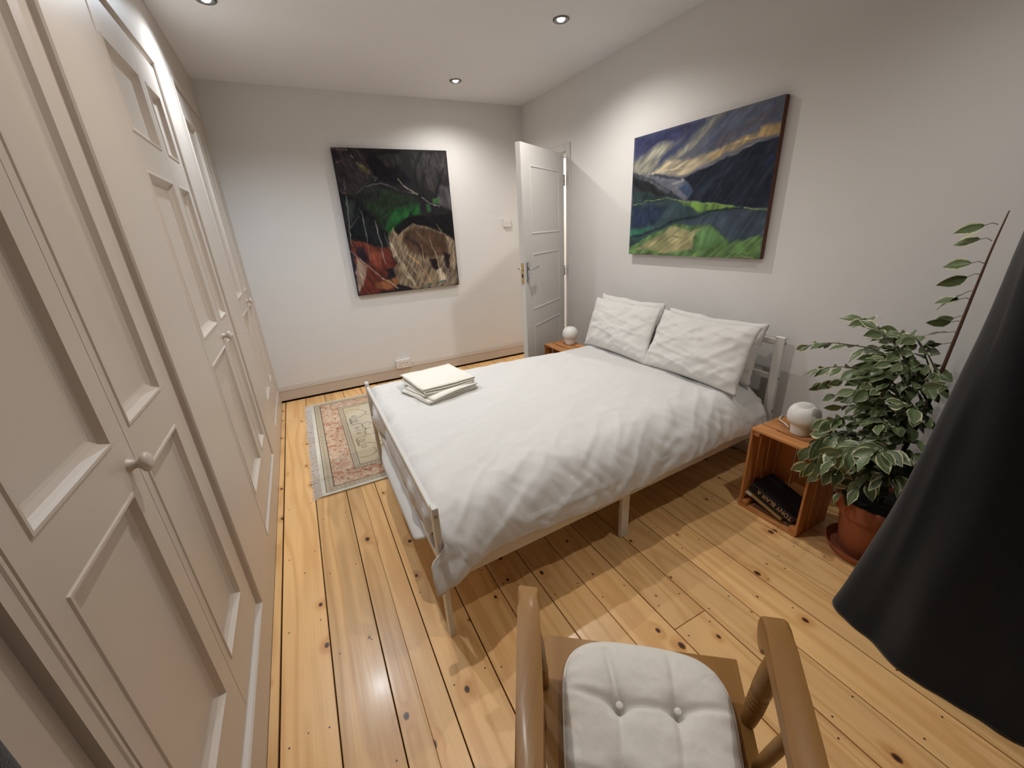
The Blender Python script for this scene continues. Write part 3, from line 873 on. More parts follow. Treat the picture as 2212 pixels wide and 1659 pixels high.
# leaf: 6 x 4 quads, folded along the midrib, curling at the tip
t = NT('variegated_leaf')
at = t.n('ShaderNodeAttribute', attribute_name='edge')
ri = t.n('ShaderNodeObjectInfo').outputs['Random']
co = t.n('ShaderNodeTexCoord').outputs['Object']
cv = t.n('ShaderNodeVectorMath', operation='ADD', i_0=co, i_1=t.n('ShaderNodeCombineXYZ', i_X=t.math('MULTIPLY', ri, 31.0)).outputs[0])
nz = t.n('ShaderNodeTexNoise', i_Vector=cv.outputs[0], i_Scale=55.0, i_Detail=2.0).outputs[0]
ev = t.math('ADD', at.outputs['Fac'], t.math('MULTIPLY', t.math('SUBTRACT', nz, 0.5), 0.75))
ev = t.math('ADD', ev, t.math('MULTIPLY', t.math('SUBTRACT', ri, 0.5), 0.30))
mk = t.step(ev, 0.80, 0.90)
gr = t.mix(nz, (0.085, 0.125, 0.050, 1), (0.140, 0.185, 0.080, 1))
gr = t.mix(t.step(at.outputs['Fac'], 0.10, 0.0), gr, (0.20, 0.26, 0.13, 1))
cl = t.mix(mk, gr, (0.68, 0.66, 0.43, 1))
M['leaf'] = t.set(Base_Color=cl, Roughness=0.38, Specular_IOR_Level=0.5, Transmission_Weight=0.0)
t2 = NT('green_leaf')
M['leaf2'] = t2.set(Base_Color=(0.085, 0.120, 0.050, 1), Roughness=0.4)

def leaf_mesh(w, fold, curl, droop):
    L = 1.0
    NL, NC = 6, 4
    prof = [0.02, 0.62, 0.95, 1.0, 0.80, 0.42, 0.0]
    V, F, E = [], [], []
    for i in range(NL + 1):
        s = i / NL
        for j in range(NC + 1):
            c = -1 + 2 * j / NC
            wv = 0.03 * math.sin(i * 2.3 + j) * abs(c)
            V.append((s * L, c * w * prof[i], fold * abs(c) * w * prof[i] + wv - droop * s * s + curl * s ** 3))
            E.append(abs(c) if i not in (0, NL) else (0.95 if i == NL else 0.3))
    for i in range(NL):
        for j in range(NC):
            a = i * (NC + 1) + j
            F.append((a, a + 1, a + NC + 2, a + NC + 1))
    me = bpy.data.meshes.new('leaf')
    me.from_pydata(V, [], F)
    at_ = me.attributes.new('edge', 'FLOAT', 'POINT'); at_.data.foreach_set('value', E)
    me.materials.append(M['leaf'])
    for p in me.polygons: p.use_smooth = True
    return me
LEAVES = [leaf_mesh(0.29, 0.22, 0.0, 0.12), leaf_mesh(0.27, 0.14, 0.05, 0.24), leaf_mesh(0.31, 0.32, -0.04, 0.05), leaf_mesh(0.25, 0.20, 0.0, 0.30)]
prng = random.Random(21)
NLEAF = [0]
def put_leaf(p, d, size, roll=None):
    """leaf blade starts at p and points along d"""
    d = Vector(d).normalized()
    upv = Vector((0, 0, 1)) + Vector((-0.95, -0.45, 0)) + Vector((prng.uniform(-.7, .7), prng.uniform(-.7, .7), prng.uniform(-.3, .3)))
    z = (upv - d * upv.dot(d)).normalized()
    y = z.cross(d)
    m = Matrix((d, y, z)).transposed() @ Matrix.Rotation(roll if roll is not None else prng.gauss(0, 0.45), 3, 'X')
    o = bpy.data.objects.new('leaf', LEAVES[prng.randrange(4)])
    COL.objects.link(o); o.parent = plant
    mw = m.to_4x4() @ Matrix.Diagonal((size, size, size, 1))
    mw.translation = Vector(p) - wloc(plant)
    o.matrix_local = mw
    NLEAF[0] += 1

def catmull(pts, n):
    pts = [Vector(p) for p in pts]
    P = [pts[0] * 2 - pts[1]] + pts + [pts[-1] * 2 - pts[-2]]
    out = []
    for i in range(1, len(P) - 2):
        for k in range(n):
            t_ = k / n
            a, b, c, d = P[i - 1], P[i], P[i + 1], P[i + 2]
            out.append(0.5 * ((2 * b) + (c - a) * t_ + (2 * a - 5 * b + 4 * c - d) * t_ ** 2 + (3 * b - a - 3 * c + d) * t_ ** 3))
    out.append(pts[-1]); return out
def twig(pts, r0, r1, nleaf, size, mat='twig', droop=0.35, start=0.15, spread=1.0):
    c = catmull(pts, 6)
    n = len(c)
    tube('branch', c, [r0 + (r1 - r0) * i / (n - 1) for i in range(n)], M[mat], plant, 6)
    side = 1
    for k in range(nleaf):
        f = start + (1 - start) * k / max(1, nleaf - 1)
        i = min(n - 1, int(f * (n - 1)))
        p = c[i]; tdir = (c[min(i + 1, n - 1)] - c[max(i - 1, 0)]).normalized()
        lat = tdir.cross(Vector((0, 0, 1)))
        if lat.length < 0.1: lat = Vector((1, 0, 0))
        lat.normalize()
        ang = prng.uniform(0, 6.28) if abs(tdir.z) > 0.75 else None
        if ang is not None: lat = Vector((math.cos(ang + k * 2.4), math.sin(ang + k * 2.4), 0))
        d = tdir * prng.uniform(0.35, 0.8) + lat * side * spread * prng.uniform(0.6, 1.0) + Vector((0, 0, -droop * prng.uniform(0.2, 1.4)))
        if k == nleaf - 1: d = tdir + Vector((0, 0, -droop * 0.6))
        side = -side
        put_leaf(p + d.normalized() * 0.010, d, size * 1.12 * prng.uniform(0.8, 1.15))
SX = 2.400
main = [(PX, PY, 0.25), (2.375, 0.800, 0.42), (2.400, 0.785, 0.60), (2.398, 0.772, 0.73), (2.398, 0.765, 0.90), (2.400, 0.760, 1.053), (2.402, 0.756, 1.18), (2.405, 0.752, 1.29), (2.408, 0.745, 1.40)]
cm = catmull(main, 5)
tube('stem', cm, [0.0092 * (1 - 0.78 * i / (len(cm) - 1)) for i in range(len(cm))], M['bark'], plant, 8)
# leaves on the bare upper shoot
for z, dy in ((1.36, 0.02), (1.31, 0.05), (1.24, 0.06), (1.205, 0.05), (1.15, 0.06), (1.12, 0.05), (1.06, 0.05), (1.04, 0.04), (1.00, 0.06), (0.96, 0.05)):
    base = Vector((2.401, 0.757, z))
    d = Vector((prng.uniform(-0.6, 0.15), prng.uniform(0.5, 1.0), prng.uniform(-0.35, 0.15)))
    tip = base + d.normalized() * 0.028
    tube('petiole', [base, base + (tip - base) * 0.5 + Vector((0, 0, 0.006)), tip], 0.0012, M['twig'], plant, 5)
    put_leaf(tip, d + Vector((0, 0, -0.25)), prng.uniform(0.062, 0.078))
# upper crown: branches reaching to the left of the stem
twig([(2.39, 0.775, 0.72), (2.37, 0.86, 0.84), (2.36, 0.95, 0.90), (2.35, 1.06, 0.905), (2.35, 1.13, 0.895), (2.35, 1.195, 0.870)], 0.004, 0.0012, 13, 0.064, start=0.30)
twig([(2.39, 0.775, 0.74), (2.38, 0.88, 0.90), (2.39, 0.95, 0.96), (2.39, 1.00, 1.00), (2.385, 1.03, 1.01)], 0.004, 0.0012, 12, 0.062, start=0.25)
twig([(2.39, 0.775, 0.74), (2.36, 0.86, 0.88), (2.34, 0.91, 0.95), (2.33, 0.95, 0.985)], 0.004, 0.0012, 11, 0.060, start=0.25)
twig([(2.388, 0.78, 0.68), (2.34, 0.88, 0.80), (2.31, 0.97, 0.83), (2.29, 1.05, 0.82), (2.28, 1.10, 0.80)], 0.004, 0.0012, 13, 0.064, start=0.2)
twig([(2.388, 0.78, 0.68), (2.36, 0.88, 0.76), (2.35, 0.97, 0.77), (2.35, 1.05, 0.75), (2.35, 1.10, 0.72)], 0.004, 0.0012, 13, 0.060, start=0.2)
twig([(2.385, 0.785, 0.62), (2.38, 0.88, 0.70), (2.38, 0.97, 0.70), (2.38, 1.05, 0.67)], 0.004, 0.0012, 12, 0.058, start=0.2)
twig([(2.395, 0.77, 0.80), (2.42, 0.83, 0.90), (2.43, 0.88, 0.96), (2.43, 0.92, 0.97)], 0.003, 0.001, 11, 0.060, start=0.2)
twig([(2.395, 0.77, 0.84), (2.37, 0.81, 0.92), (2.36, 0.85, 0.97), (2.35, 0.88, 0.98)], 0.003, 0.001, 9, 0.058, start=0.2)
twig([(2.39, 0.775, 0.70), (2.33, 0.80, 0.80), (2.29, 0.84, 0.88), (2.27, 0.88, 0.90)], 0.003, 0.001, 11, 0.060, start=0.2)
twig([(2.388, 0.78, 0.66), (2.32, 0.82, 0.74), (2.27, 0.88, 0.78), (2.23, 0.93, 0.77)], 0.003, 0.001, 12, 0.060, start=0.15)
# middle
twig([(2.385, 0.785, 0.60), (2.36, 0.86, 0.66), (2.33, 0.93, 0.68), (2.31, 0.99, 0.66)], 0.003, 0.001, 12, 0.056, start=0.15)
twig([(2.38, 0.79, 0.55), (2.42, 0.86, 0.62), (2.45, 0.93, 0.64), (2.46, 0.99, 0.62)], 0.003, 0.001, 10, 0.056, start=0.2)
twig([(2.38, 0.79, 0.54), (2.32, 0.80, 0.62), (2.27, 0.82, 0.66), (2.23, 0.85, 0.66)], 0.003, 0.001, 11, 0.058, start=0.15)
# low crown: long branches hanging over crate and pot
twig([(2.375, 0.80, 0.44), (2.33, 0.88, 0.54), (2.28, 0.93, 0.56), (2.24, 0.98, 0.55), (2.21, 1.015, 0.52), (2.195, 1.03, 0.485)], 0.004, 0.0012, 16, 0.078, start=0.2, droop=0.7)
twig([(2.375, 0.80, 0.44), (2.30, 0.86, 0.52), (2.24, 0.91, 0.53), (2.19, 0.95, 0.51), (2.16, 0.98, 0.46), (2.15, 0.99, 0.43)], 0.004, 0.0012, 16, 0.078, start=0.2, droop=0.8)
twig([(2.375, 0.80, 0.44), (2.29, 0.82, 0.53), (2.22, 0.86, 0.56), (2.16, 0.89, 0.54), (2.13, 0.91, 0.50)], 0.004, 0.0012, 15, 0.080, start=0.15, droop=0.6)
twig([(2.375, 0.80, 0.45), (2.35, 0.87, 0.55), (2.33, 0.93, 0.60), (2.30, 0.98, 0.61), (2.28, 1.015, 0.59)], 0.004, 0.0012, 13, 0.066, start=0.3, droop=0.4)
twig([(2.375, 0.80, 0.45), (2.29, 0.79, 0.54), (2.22, 0.80, 0.58), (2.16, 0.81, 0.57)], 0.004, 0.0012, 13, 0.070, start=0.15, droop=0.5)
twig([(2.37, 0.80, 0.42), (2.30, 0.85, 0.46), (2.23, 0.90, 0.45), (2.17, 0.95, 0.41)], 0.003, 0.001, 13, 0.066, start=0.15, droop=0.8)
twig([(2.37, 0.80, 0.40), (2.30, 0.80, 0.45), (2.23, 0.81, 0.45), (2.17, 0.82, 0.41)], 0.003, 0.001, 12, 0.066, start=0.15, droop=0.8)
twig([(2.37, 0.80, 0.38), (2.30, 0.83, 0.40), (2.24, 0.86, 0.38), (2.20, 0.88, 0.34)], 0.003, 0.001, 11, 0.062, start=0.15, droop=0.7)
twig([(2.37, 0.80, 0.36), (2.30, 0.77, 0.44), (2.25, 0.76, 0.48), (2.20, 0.77, 0.47)], 0.003, 0.001, 10, 0.066, start=0.15, droop=0.5)
twig([(2.38, 0.79, 0.58), (2.32, 0.77, 0.68), (2.28, 0.77, 0.74), (2.25, 0.79, 0.76)], 0.003, 0.001, 10, 0.062, start=0.15, droop=0.4)
# the inner leaves that cannot be told apart, joined into one part
INNER_V, INNER_F, INNER_E = [], [], []
def inner_leaf(p, d, size):
    src = LEAVES[prng.randrange(4)]
    d = Vector(d).normalized()
    upv = Vector((-0.8, -0.4, 1)) + Vector((prng.uniform(-.7, .7), prng.uniform(-.7, .7), prng.uniform(-.3, .3)))
    z = (upv - d * upv.dot(d)).normalized(); m = Matrix((d, z.cross(d), z)).transposed()
    o_ = len(INNER_V)
    for v in src.vertices: INNER_V.append(Vector(p) + m @ (v.co * size))
    INNER_E.extend(a_.value for a_ in src.attributes['edge'].data)
    for f in src.polygons: INNER_F.append(tuple(o_ + k for k in f.vertices))
for (c_, r_, n_, sz_) in (((2.375, 0.88, 0.83), (0.085, 0.125, 0.120), 95, 0.062), ((2.365, 0.86, 0.68), (0.085, 0.120, 0.090), 70, 0.060), ((2.285, 0.87, 0.50), (0.105, 0.110, 0.075), 60, 0.068), ((2.36, 0.80, 0.42), (0.09, 0.10, 0.09), 40, 0.062), ((2.33, 0.79, 0.58), (0.07, 0.07, 0.08), 30, 0.062)):
    for k in range(n_):
        v_ = Vector((prng.gauss(0, 1), prng.gauss(0, 1), prng.gauss(0, 1))).normalized() * prng.random() ** 0.4
        p_ = Vector((c_[0] + v_.x * r_[0], c_[1] + v_.y * r_[1], c_[2] + v_.z * r_[2]))
        inner_leaf(p_, Vector((v_.x - 0.3, v_.y + 0.2, -0.35 + prng.uniform(-.4, .4))), sz_ * prng.uniform(0.8, 1.15))
inn = mesh_obj('foliage', INNER_V, INNER_F, M['leaf'], plant, smooth=True)
inn.data.attributes.new('edge', 'FLOAT', 'POINT').data.foreach_set('value', INNER_E)
inn['kind'] = 'stuff'
print('leaves', NLEAF[0])
# brush strokes of the two paintings in canvas units: ('p', colour, outline, softness) and ('l', colour, width, path)
PAINT_WOOD=[
('p',(60,52,52),[(0.003,0.003),(0.208,0.002),(0.293,0.105),(0.326,0.194),(0.134,0.298),(0.001,0.272)],0.0364),
('l',(120,90,85),0.02,[(0.009,0.011),(0.125,0.017)]),
('l',(140,80,75),0.0109,[(0.017,0.089),(0.095,0.075)]),
('p',(92,84,52),[(0.181,0.088),(0.229,0.094),(0.284,0.149),(0.263,0.169),(0.189,0.126)],0.0127),
('l',(170,150,90),0.0091,[(0.183,0.095),(0.224,0.116)]),
('l',(170,150,90),0.0082,[(0.281,0.143),(0.28,0.165)]),
('l',(160,160,150),0.0073,[(0.148,0.052),(0.161,0.067)]),
('l',(110,105,105),0.0073,[(0.063,0.177),(0.051,0.246),(0.039,0.265)]),
('l',(110,105,105),0.0073,[(0.25,0.169),(0.255,0.207)]),
('l',(105,100,100),0.0073,[(0.301,0.188),(0.351,0.177),(0.313,0.213)]),
('l',(150,95,50),0.0127,[(0.015,0.278),(0.051,0.281)]),
('p',(22,20,25),[(0.316,0.036),(0.563,0.003),(0.532,0.126),(0.646,0.205),(0.475,0.239),(0.328,0.181),(0.272,0.086)],0.0273),
('p',(52,46,44),[(0.364,0.047),(0.55,0.029),(0.555,0.1),(0.444,0.121)],0.0236),
('p',(58,52,50),[(0.658,0.026),(0.991,0.01),(0.983,0.259),(0.842,0.301),(0.692,0.211)],0.0364),
('l',(30,28,30),0.0291,[(0.752,0.011),(0.672,0.157),(0.701,0.329)]),
('l',(30,28,30),0.0364,[(0.844,0.021),(0.742,0.19),(0.719,0.4)]),
('l',(32,30,32),0.0382,[(0.947,0.12),(0.862,0.301),(0.802,0.437)]),
('l',(80,72,68),0.0164,[(0.823,0.035),(0.778,0.143)]),
('l',(78,70,66),0.0182,[(0.978,0.031),(0.925,0.134)]),
('p',(84,74,76),[(0.9,0.245),(0.998,0.259),(0.992,0.427),(0.854,0.359)],0.0236),
('p',(40,56,36),[(0.19,0.272),(0.351,0.239),(0.484,0.286),(0.626,0.321),(0.697,0.357),(0.413,0.571),(0.344,0.547),(0.271,0.461),(0.187,0.364)],0.0273),
('p',(48,46,46),[(0.165,0.272),(0.299,0.239),(0.365,0.259),(0.293,0.352),(0.196,0.325)],0.0273),
('p',(32,92,38),[(0.446,0.395),(0.686,0.364),(0.677,0.449),(0.527,0.46),(0.462,0.508),(0.376,0.57),(0.349,0.519)],0.0309),
('l',(38,44,34),0.0236,[(0.32,0.393),(0.456,0.34),(0.606,0.328)]),
('l',(40,60,36),0.0218,[(0.324,0.462),(0.446,0.395),(0.602,0.356)]),
('p',(58,102,50),[(0.828,0.33),(0.889,0.323),(0.882,0.373),(0.823,0.365)],0.0182),
('p',(40,90,44),[(0.754,0.365),(0.793,0.365),(0.785,0.415),(0.744,0.429)],0.0145),
('p',(26,24,25),[(0.42,0.536),(0.527,0.46),(0.576,0.447),(0.576,0.408),(0.596,0.444),(0.682,0.449),(0.996,0.441),(1.004,0.633),(0.857,0.55),(0.614,0.506),(0.541,0.54),(0.503,0.597)],0.02),
('l',(95,88,86),0.0145,[(0.147,0.279),(0.239,0.24),(0.354,0.226),(0.43,0.239),(0.522,0.279),(0.631,0.293)]),
('l',(36,32,34),0.0273,[(0.35,0.246),(0.469,0.273),(0.611,0.3),(0.72,0.329),(0.831,0.38),(0.986,0.438)]),
('l',(180,160,130),0.0127,[(0.524,0.195),(0.549,0.232),(0.59,0.259),(0.667,0.304)]),
('l',(135,125,118),0.0091,[(0.713,0.315),(0.794,0.358),(0.88,0.388)]),
('p',(28,30,33),[(0.001,0.272),(0.128,0.324),(0.256,0.447),(0.361,0.555),(0.361,0.649),(0.267,0.659),(0.157,0.625),(0.043,0.592),(0.006,0.388)],0.0218),
('p',(50,54,48),[(0.029,0.323),(0.112,0.324),(0.088,0.429),(0.033,0.523),(0.015,0.455)],0.0273),
('p',(116,44,30),[(0.022,0.591),(0.132,0.617),(0.231,0.658),(0.34,0.663),(0.379,0.755),(0.403,0.832),(0.304,0.848),(0.275,0.9),(0.364,0.939),(0.336,0.984),(0.014,0.997),(0.029,0.806),(0.019,0.697)],0.0145),
('p',(146,62,38),[(0.154,0.639),(0.229,0.665),(0.298,0.69),(0.235,0.821),(0.164,0.764)],0.0364),
('p',(44,30,40),[(0.063,0.656),(0.125,0.652),(0.144,0.77),(0.086,0.751),(0.045,0.698)],0.0182),
('p',(168,132,106),[(0.047,0.727),(0.122,0.791),(0.067,0.922),(0.008,0.985),(0.021,0.843)],0.0127),
('l',(54,48,76),0.0218,[(0.019,0.697),(0.013,0.879),(0.002,0.992)]),
('p',(150,84,40),[(0.18,0.908),(0.314,0.896),(0.415,0.872),(0.383,0.94),(0.279,0.979),(0.18,0.954)],0.0182),
('p',(40,36,46),[(0.288,0.832),(0.366,0.822),(0.389,0.855),(0.317,0.88)],0.0109),
('l',(180,156,134),0.0109,[(0.011,0.675),(0.049,0.72),(0.162,0.816),(0.258,0.891),(0.377,0.972)]),
('p',(142,114,82),[(0.413,0.521),(0.449,0.58),(0.595,0.505),(0.758,0.532),(0.903,0.59),(0.991,0.648),(0.996,0.874),(0.999,0.991),(0.74,1.003),(0.533,0.993),(0.383,0.94),(0.355,0.829),(0.4,0.794),(0.349,0.663),(0.355,0.584)],0.0109),
('p',(88,58,38),[(0.509,0.56),(0.611,0.527),(0.756,0.547),(0.902,0.598),(0.914,0.747),(0.724,0.76),(0.542,0.703),(0.489,0.618)],0.0309),
('p',(40,28,30),[(0.712,0.767),(0.804,0.78),(0.8,0.884),(0.742,0.848)],0.0127),
('p',(40,28,30),[(0.853,0.728),(0.924,0.755),(0.91,0.86),(0.871,0.832)],0.0127),
('l',(50,34,36),0.04,[(0.531,0.598),(0.628,0.662),(0.664,0.748)]),
('l',(190,165,128),0.0236,[(0.364,0.635),(0.405,0.718),(0.486,0.862),(0.565,0.988)]),
('l',(176,144,106),0.0218,[(0.412,0.528),(0.44,0.631),(0.478,0.738),(0.558,0.843),(0.641,0.962)]),
('l',(184,156,118),0.0145,[(0.746,0.614),(0.781,0.724),(0.814,0.861),(0.82,0.968)]),
('l',(188,160,124),0.0164,[(0.92,0.621),(0.971,0.726),(0.963,0.871)]),
('l',(120,88,58),0.0273,[(0.594,0.512),(0.657,0.603),(0.764,0.699)]),
('l',(170,150,110),0.0082,[(0.822,0.512),(0.864,0.573)]),
('l',(214,186,148),0.0109,[(0.415,0.764),(0.456,0.859),(0.539,0.961)]),
('l',(178,130,84),0.0109,[(0.649,0.655),(0.658,0.787)]),
('l',(196,134,76),0.0127,[(0.504,0.701),(0.624,0.808),(0.706,0.951)]),
('l',(180,128,60),0.0127,[(0.416,0.557),(0.477,0.633)]),
('p',(196,166,134),[(0.781,0.867),(0.825,0.854),(0.877,0.948),(0.797,0.983)],0.0091),
('l',(60,92,82),0.0255,[(0.627,0.985),(0.702,0.975)]),
('l',(60,92,82),0.0218,[(0.766,0.972),(0.854,0.954)]),
('l',(124,104,110),0.0164,[(0.85,0.831),(0.904,0.908),(0.882,0.948)]),
('l',(130,118,92),0.0273,[(0.895,0.974),(0.988,0.94)]),
('l',(130,125,115),0.0082,[(0.047,0.298),(0.032,0.455),(0.033,0.634)]),
('l',(140,135,120),0.0073,[(0.161,0.404),(0.171,0.562),(0.159,0.741)]),
('l',(150,140,125),0.0082,[(0.264,0.475),(0.283,0.624),(0.297,0.787)]),
('l',(140,132,116),0.0064,[(0.326,0.547),(0.34,0.663)]),
('l',(110,106,100),0.0055,[(0.132,0.383),(0.16,0.411)]),
('l',(110,106,100),0.0055,[(0.043,0.516),(0.13,0.43)]),
('l',(90,74,50),0.0073,[(0.273,0.496),(0.347,0.533)]),
]
PAINT_HILL=[
('p',(46,46,76),[(-0.0,0.0),(0.512,0.007),(0.459,0.078),(0.342,0.125),(0.217,0.095),(0.099,0.167),(0.005,0.165)],0.0308),
('l',(44,48,76),0.0431,[(0.542,0.015),(0.473,0.068),(0.417,0.143),(0.338,0.186),(0.226,0.227)]),
('p',(140,126,98),[(0.009,0.192),(0.099,0.167),(0.218,0.103),(0.349,0.111),(0.285,0.175),(0.2,0.255),(0.157,0.315),(0.008,0.272)],0.0308),
('l',(150,134,102),0.0385,[(0.653,0.014),(0.562,0.07),(0.481,0.158),(0.359,0.238),(0.232,0.311)]),
('p',(78,79,92),[(0.684,0.004),(0.997,0.008),(0.997,0.136),(0.907,0.134),(0.738,0.22),(0.549,0.247),(0.53,0.199),(0.607,0.104)],0.0385),
('l',(98,82,84),0.0415,[(0.952,0.063),(0.792,0.14),(0.671,0.203)]),
('p',(178,148,104),[(0.176,0.318),(0.309,0.251),(0.497,0.259),(0.674,0.232),(0.646,0.289),(0.528,0.347),(0.403,0.372)],0.02),
('l',(178,132,72),0.0415,[(0.636,0.266),(0.776,0.222),(0.891,0.186),(0.986,0.169)]),
('p',(184,136,74),[(0.908,0.141),(0.998,0.143),(0.998,0.209),(0.904,0.209)],0.02),
('l',(120,110,112),0.02,[(0.499,0.365),(0.655,0.313),(0.781,0.27),(0.918,0.231)]),
('l',(200,172,120),0.0092,[(0.186,0.32),(0.296,0.314),(0.431,0.314)]),
('l',(196,156,90),0.0092,[(0.738,0.22),(0.799,0.208),(0.886,0.198)]),
('p',(96,92,94),[(0.177,0.331),(0.317,0.366),(0.422,0.399),(0.509,0.482),(0.482,0.542),(0.398,0.516),(0.285,0.411)],0.0154),
('p',(28,31,40),[(0.441,0.386),(0.587,0.343),(0.745,0.282),(0.891,0.243),(0.998,0.23),(1.041,0.592),(0.996,0.667),(0.682,0.594),(0.483,0.55),(0.509,0.482)],0.0077),
('l',(44,50,62),0.0308,[(0.56,0.535),(0.639,0.44),(0.754,0.374)]),
('l',(38,42,74),0.0308,[(0.952,0.385),(0.976,0.351)]),
('p',(44,44,48),[(0.003,0.275),(0.087,0.303),(0.209,0.374),(0.325,0.466),(0.45,0.547),(0.007,0.554)],0.0092),
('l',(88,84,82),0.0231,[(0.024,0.288),(0.129,0.345),(0.23,0.411),(0.326,0.483)]),
('p',(34,30,30),[(0.005,0.316),(0.151,0.374),(0.31,0.506),(0.219,0.521),(0.008,0.379)],0.0138),
('p',(40,54,48),[(0.006,0.424),(0.176,0.455),(0.311,0.523),(0.007,0.544)],0.0138),
('p',(56,68,90),[(0.402,0.46),(0.472,0.423),(0.518,0.499),(0.482,0.534)],0.0123),
('l',(160,148,130),0.0138,[(0.357,0.429),(0.438,0.402)]),
('l',(48,46,52),0.0169,[(0.206,0.336),(0.344,0.379),(0.413,0.398)]),
('p',(46,60,58),[(0.005,0.553),(0.219,0.521),(0.45,0.551),(0.682,0.594),(0.845,0.636),(0.997,0.673),(0.987,0.837),(1.0,1.0),(-0.0,1.0)],0.0062),
('p',(96,124,42),[(0.417,0.551),(0.682,0.594),(0.845,0.636),(0.715,0.65),(0.585,0.647)],0.0138),
('l',(124,146,62),0.0069,[(0.009,0.554),(0.141,0.526),(0.293,0.529),(0.451,0.555),(0.682,0.598),(0.832,0.635),(0.991,0.676)]),
('p',(34,42,60),[(0.008,0.563),(0.163,0.559),(0.335,0.601),(0.232,0.725),(0.008,0.762)],0.0231),
('p',(60,66,74),[(0.431,0.726),(0.619,0.688),(0.782,0.648),(0.992,0.683),(0.991,0.823),(0.922,0.894),(0.805,0.871),(0.714,0.778),(0.675,0.746),(0.532,0.755)],0.0123),
('l',(28,32,36),0.0154,[(0.006,0.834),(0.237,0.788),(0.362,0.722),(0.526,0.682),(0.715,0.65),(0.864,0.641)]),
('p',(48,104,72),[(0.002,0.771),(0.234,0.747),(0.137,0.794),(0.006,0.834)],0.0169),
('p',(88,116,52),[(0.005,0.927),(0.238,0.806),(0.398,0.741),(0.668,0.75),(0.731,0.81),(0.806,0.879),(0.986,0.83),(1.0,0.996),(-0.0,1.0)],0.0123),
('p',(150,130,78),[(0.062,0.946),(0.26,0.842),(0.382,0.758),(0.535,0.788),(0.626,0.767),(0.549,0.854),(0.564,0.937),(0.344,0.977)],0.0123),
('p',(82,114,56),[(0.568,0.805),(0.654,0.753),(0.731,0.81),(0.78,0.887),(0.626,0.936)],0.0185),
('l',(120,104,60),0.0077,[(0.318,0.87),(0.406,0.835),(0.475,0.853)]),
('l',(46,74,60),0.0154,[(0.013,0.868),(0.16,0.832),(0.257,0.797)]),
('l',(150,152,70),0.0062,[(0.735,0.997),(0.97,0.994)]),
('l',(110,76,46),0.0108,[(0.002,0.997),(0.521,1.004),(1.0,1.0)]),
('l',(44,56,36),0.0046,[(0.79,0.983),(0.815,0.963),(0.836,0.981),(0.854,0.961),(0.875,0.977),(0.892,0.96),(0.913,0.974),(0.954,0.961)]),
]
# ------------------------------------------------------------------ armchair in the foreground (built in its own axes: x right, y forward)
chair = thing('armchair', 'brown varnished wooden armchair in the foreground facing the bed', 'chair', (0.932, 0.742, 0.0))
chair.rotation_euler = (0, 0, -0.680)
WORLD_LOC[chair.name] = Vector((0, 0, 0))     # its parts are given in the chair's own axes
WD = M['beech']
def prism(name, outline, z0, z1, mat, parent, bev=0.004, seg=2):
    bm = bmesh.new()
    vs = [bm.verts.new((x, y, z0)) for x, y in outline]
    f = bm.faces.new(vs)
    r = bmesh.ops.extrude_face_region(bm, geom=[f])
    for g in r['geom']:
        if isinstance(g, bmesh.types.BMVert): g.co.z = z1
    bmesh.ops.bevel(bm, geom=list(bm.edges), offset=bev, segments=seg, affect='EDGES', profile=0.6)
    return bm_obj(name, bm, mat, parent, smooth=True, auto=35)
prism('seat', [(-0.228, -0.002), (0.232, 0.008), (0.206, -0.30), (0.186, -0.42), (-0.186, -0.42), (-0.204, -0.30)], 0.424, 0.450, WD, chair, 0.005)
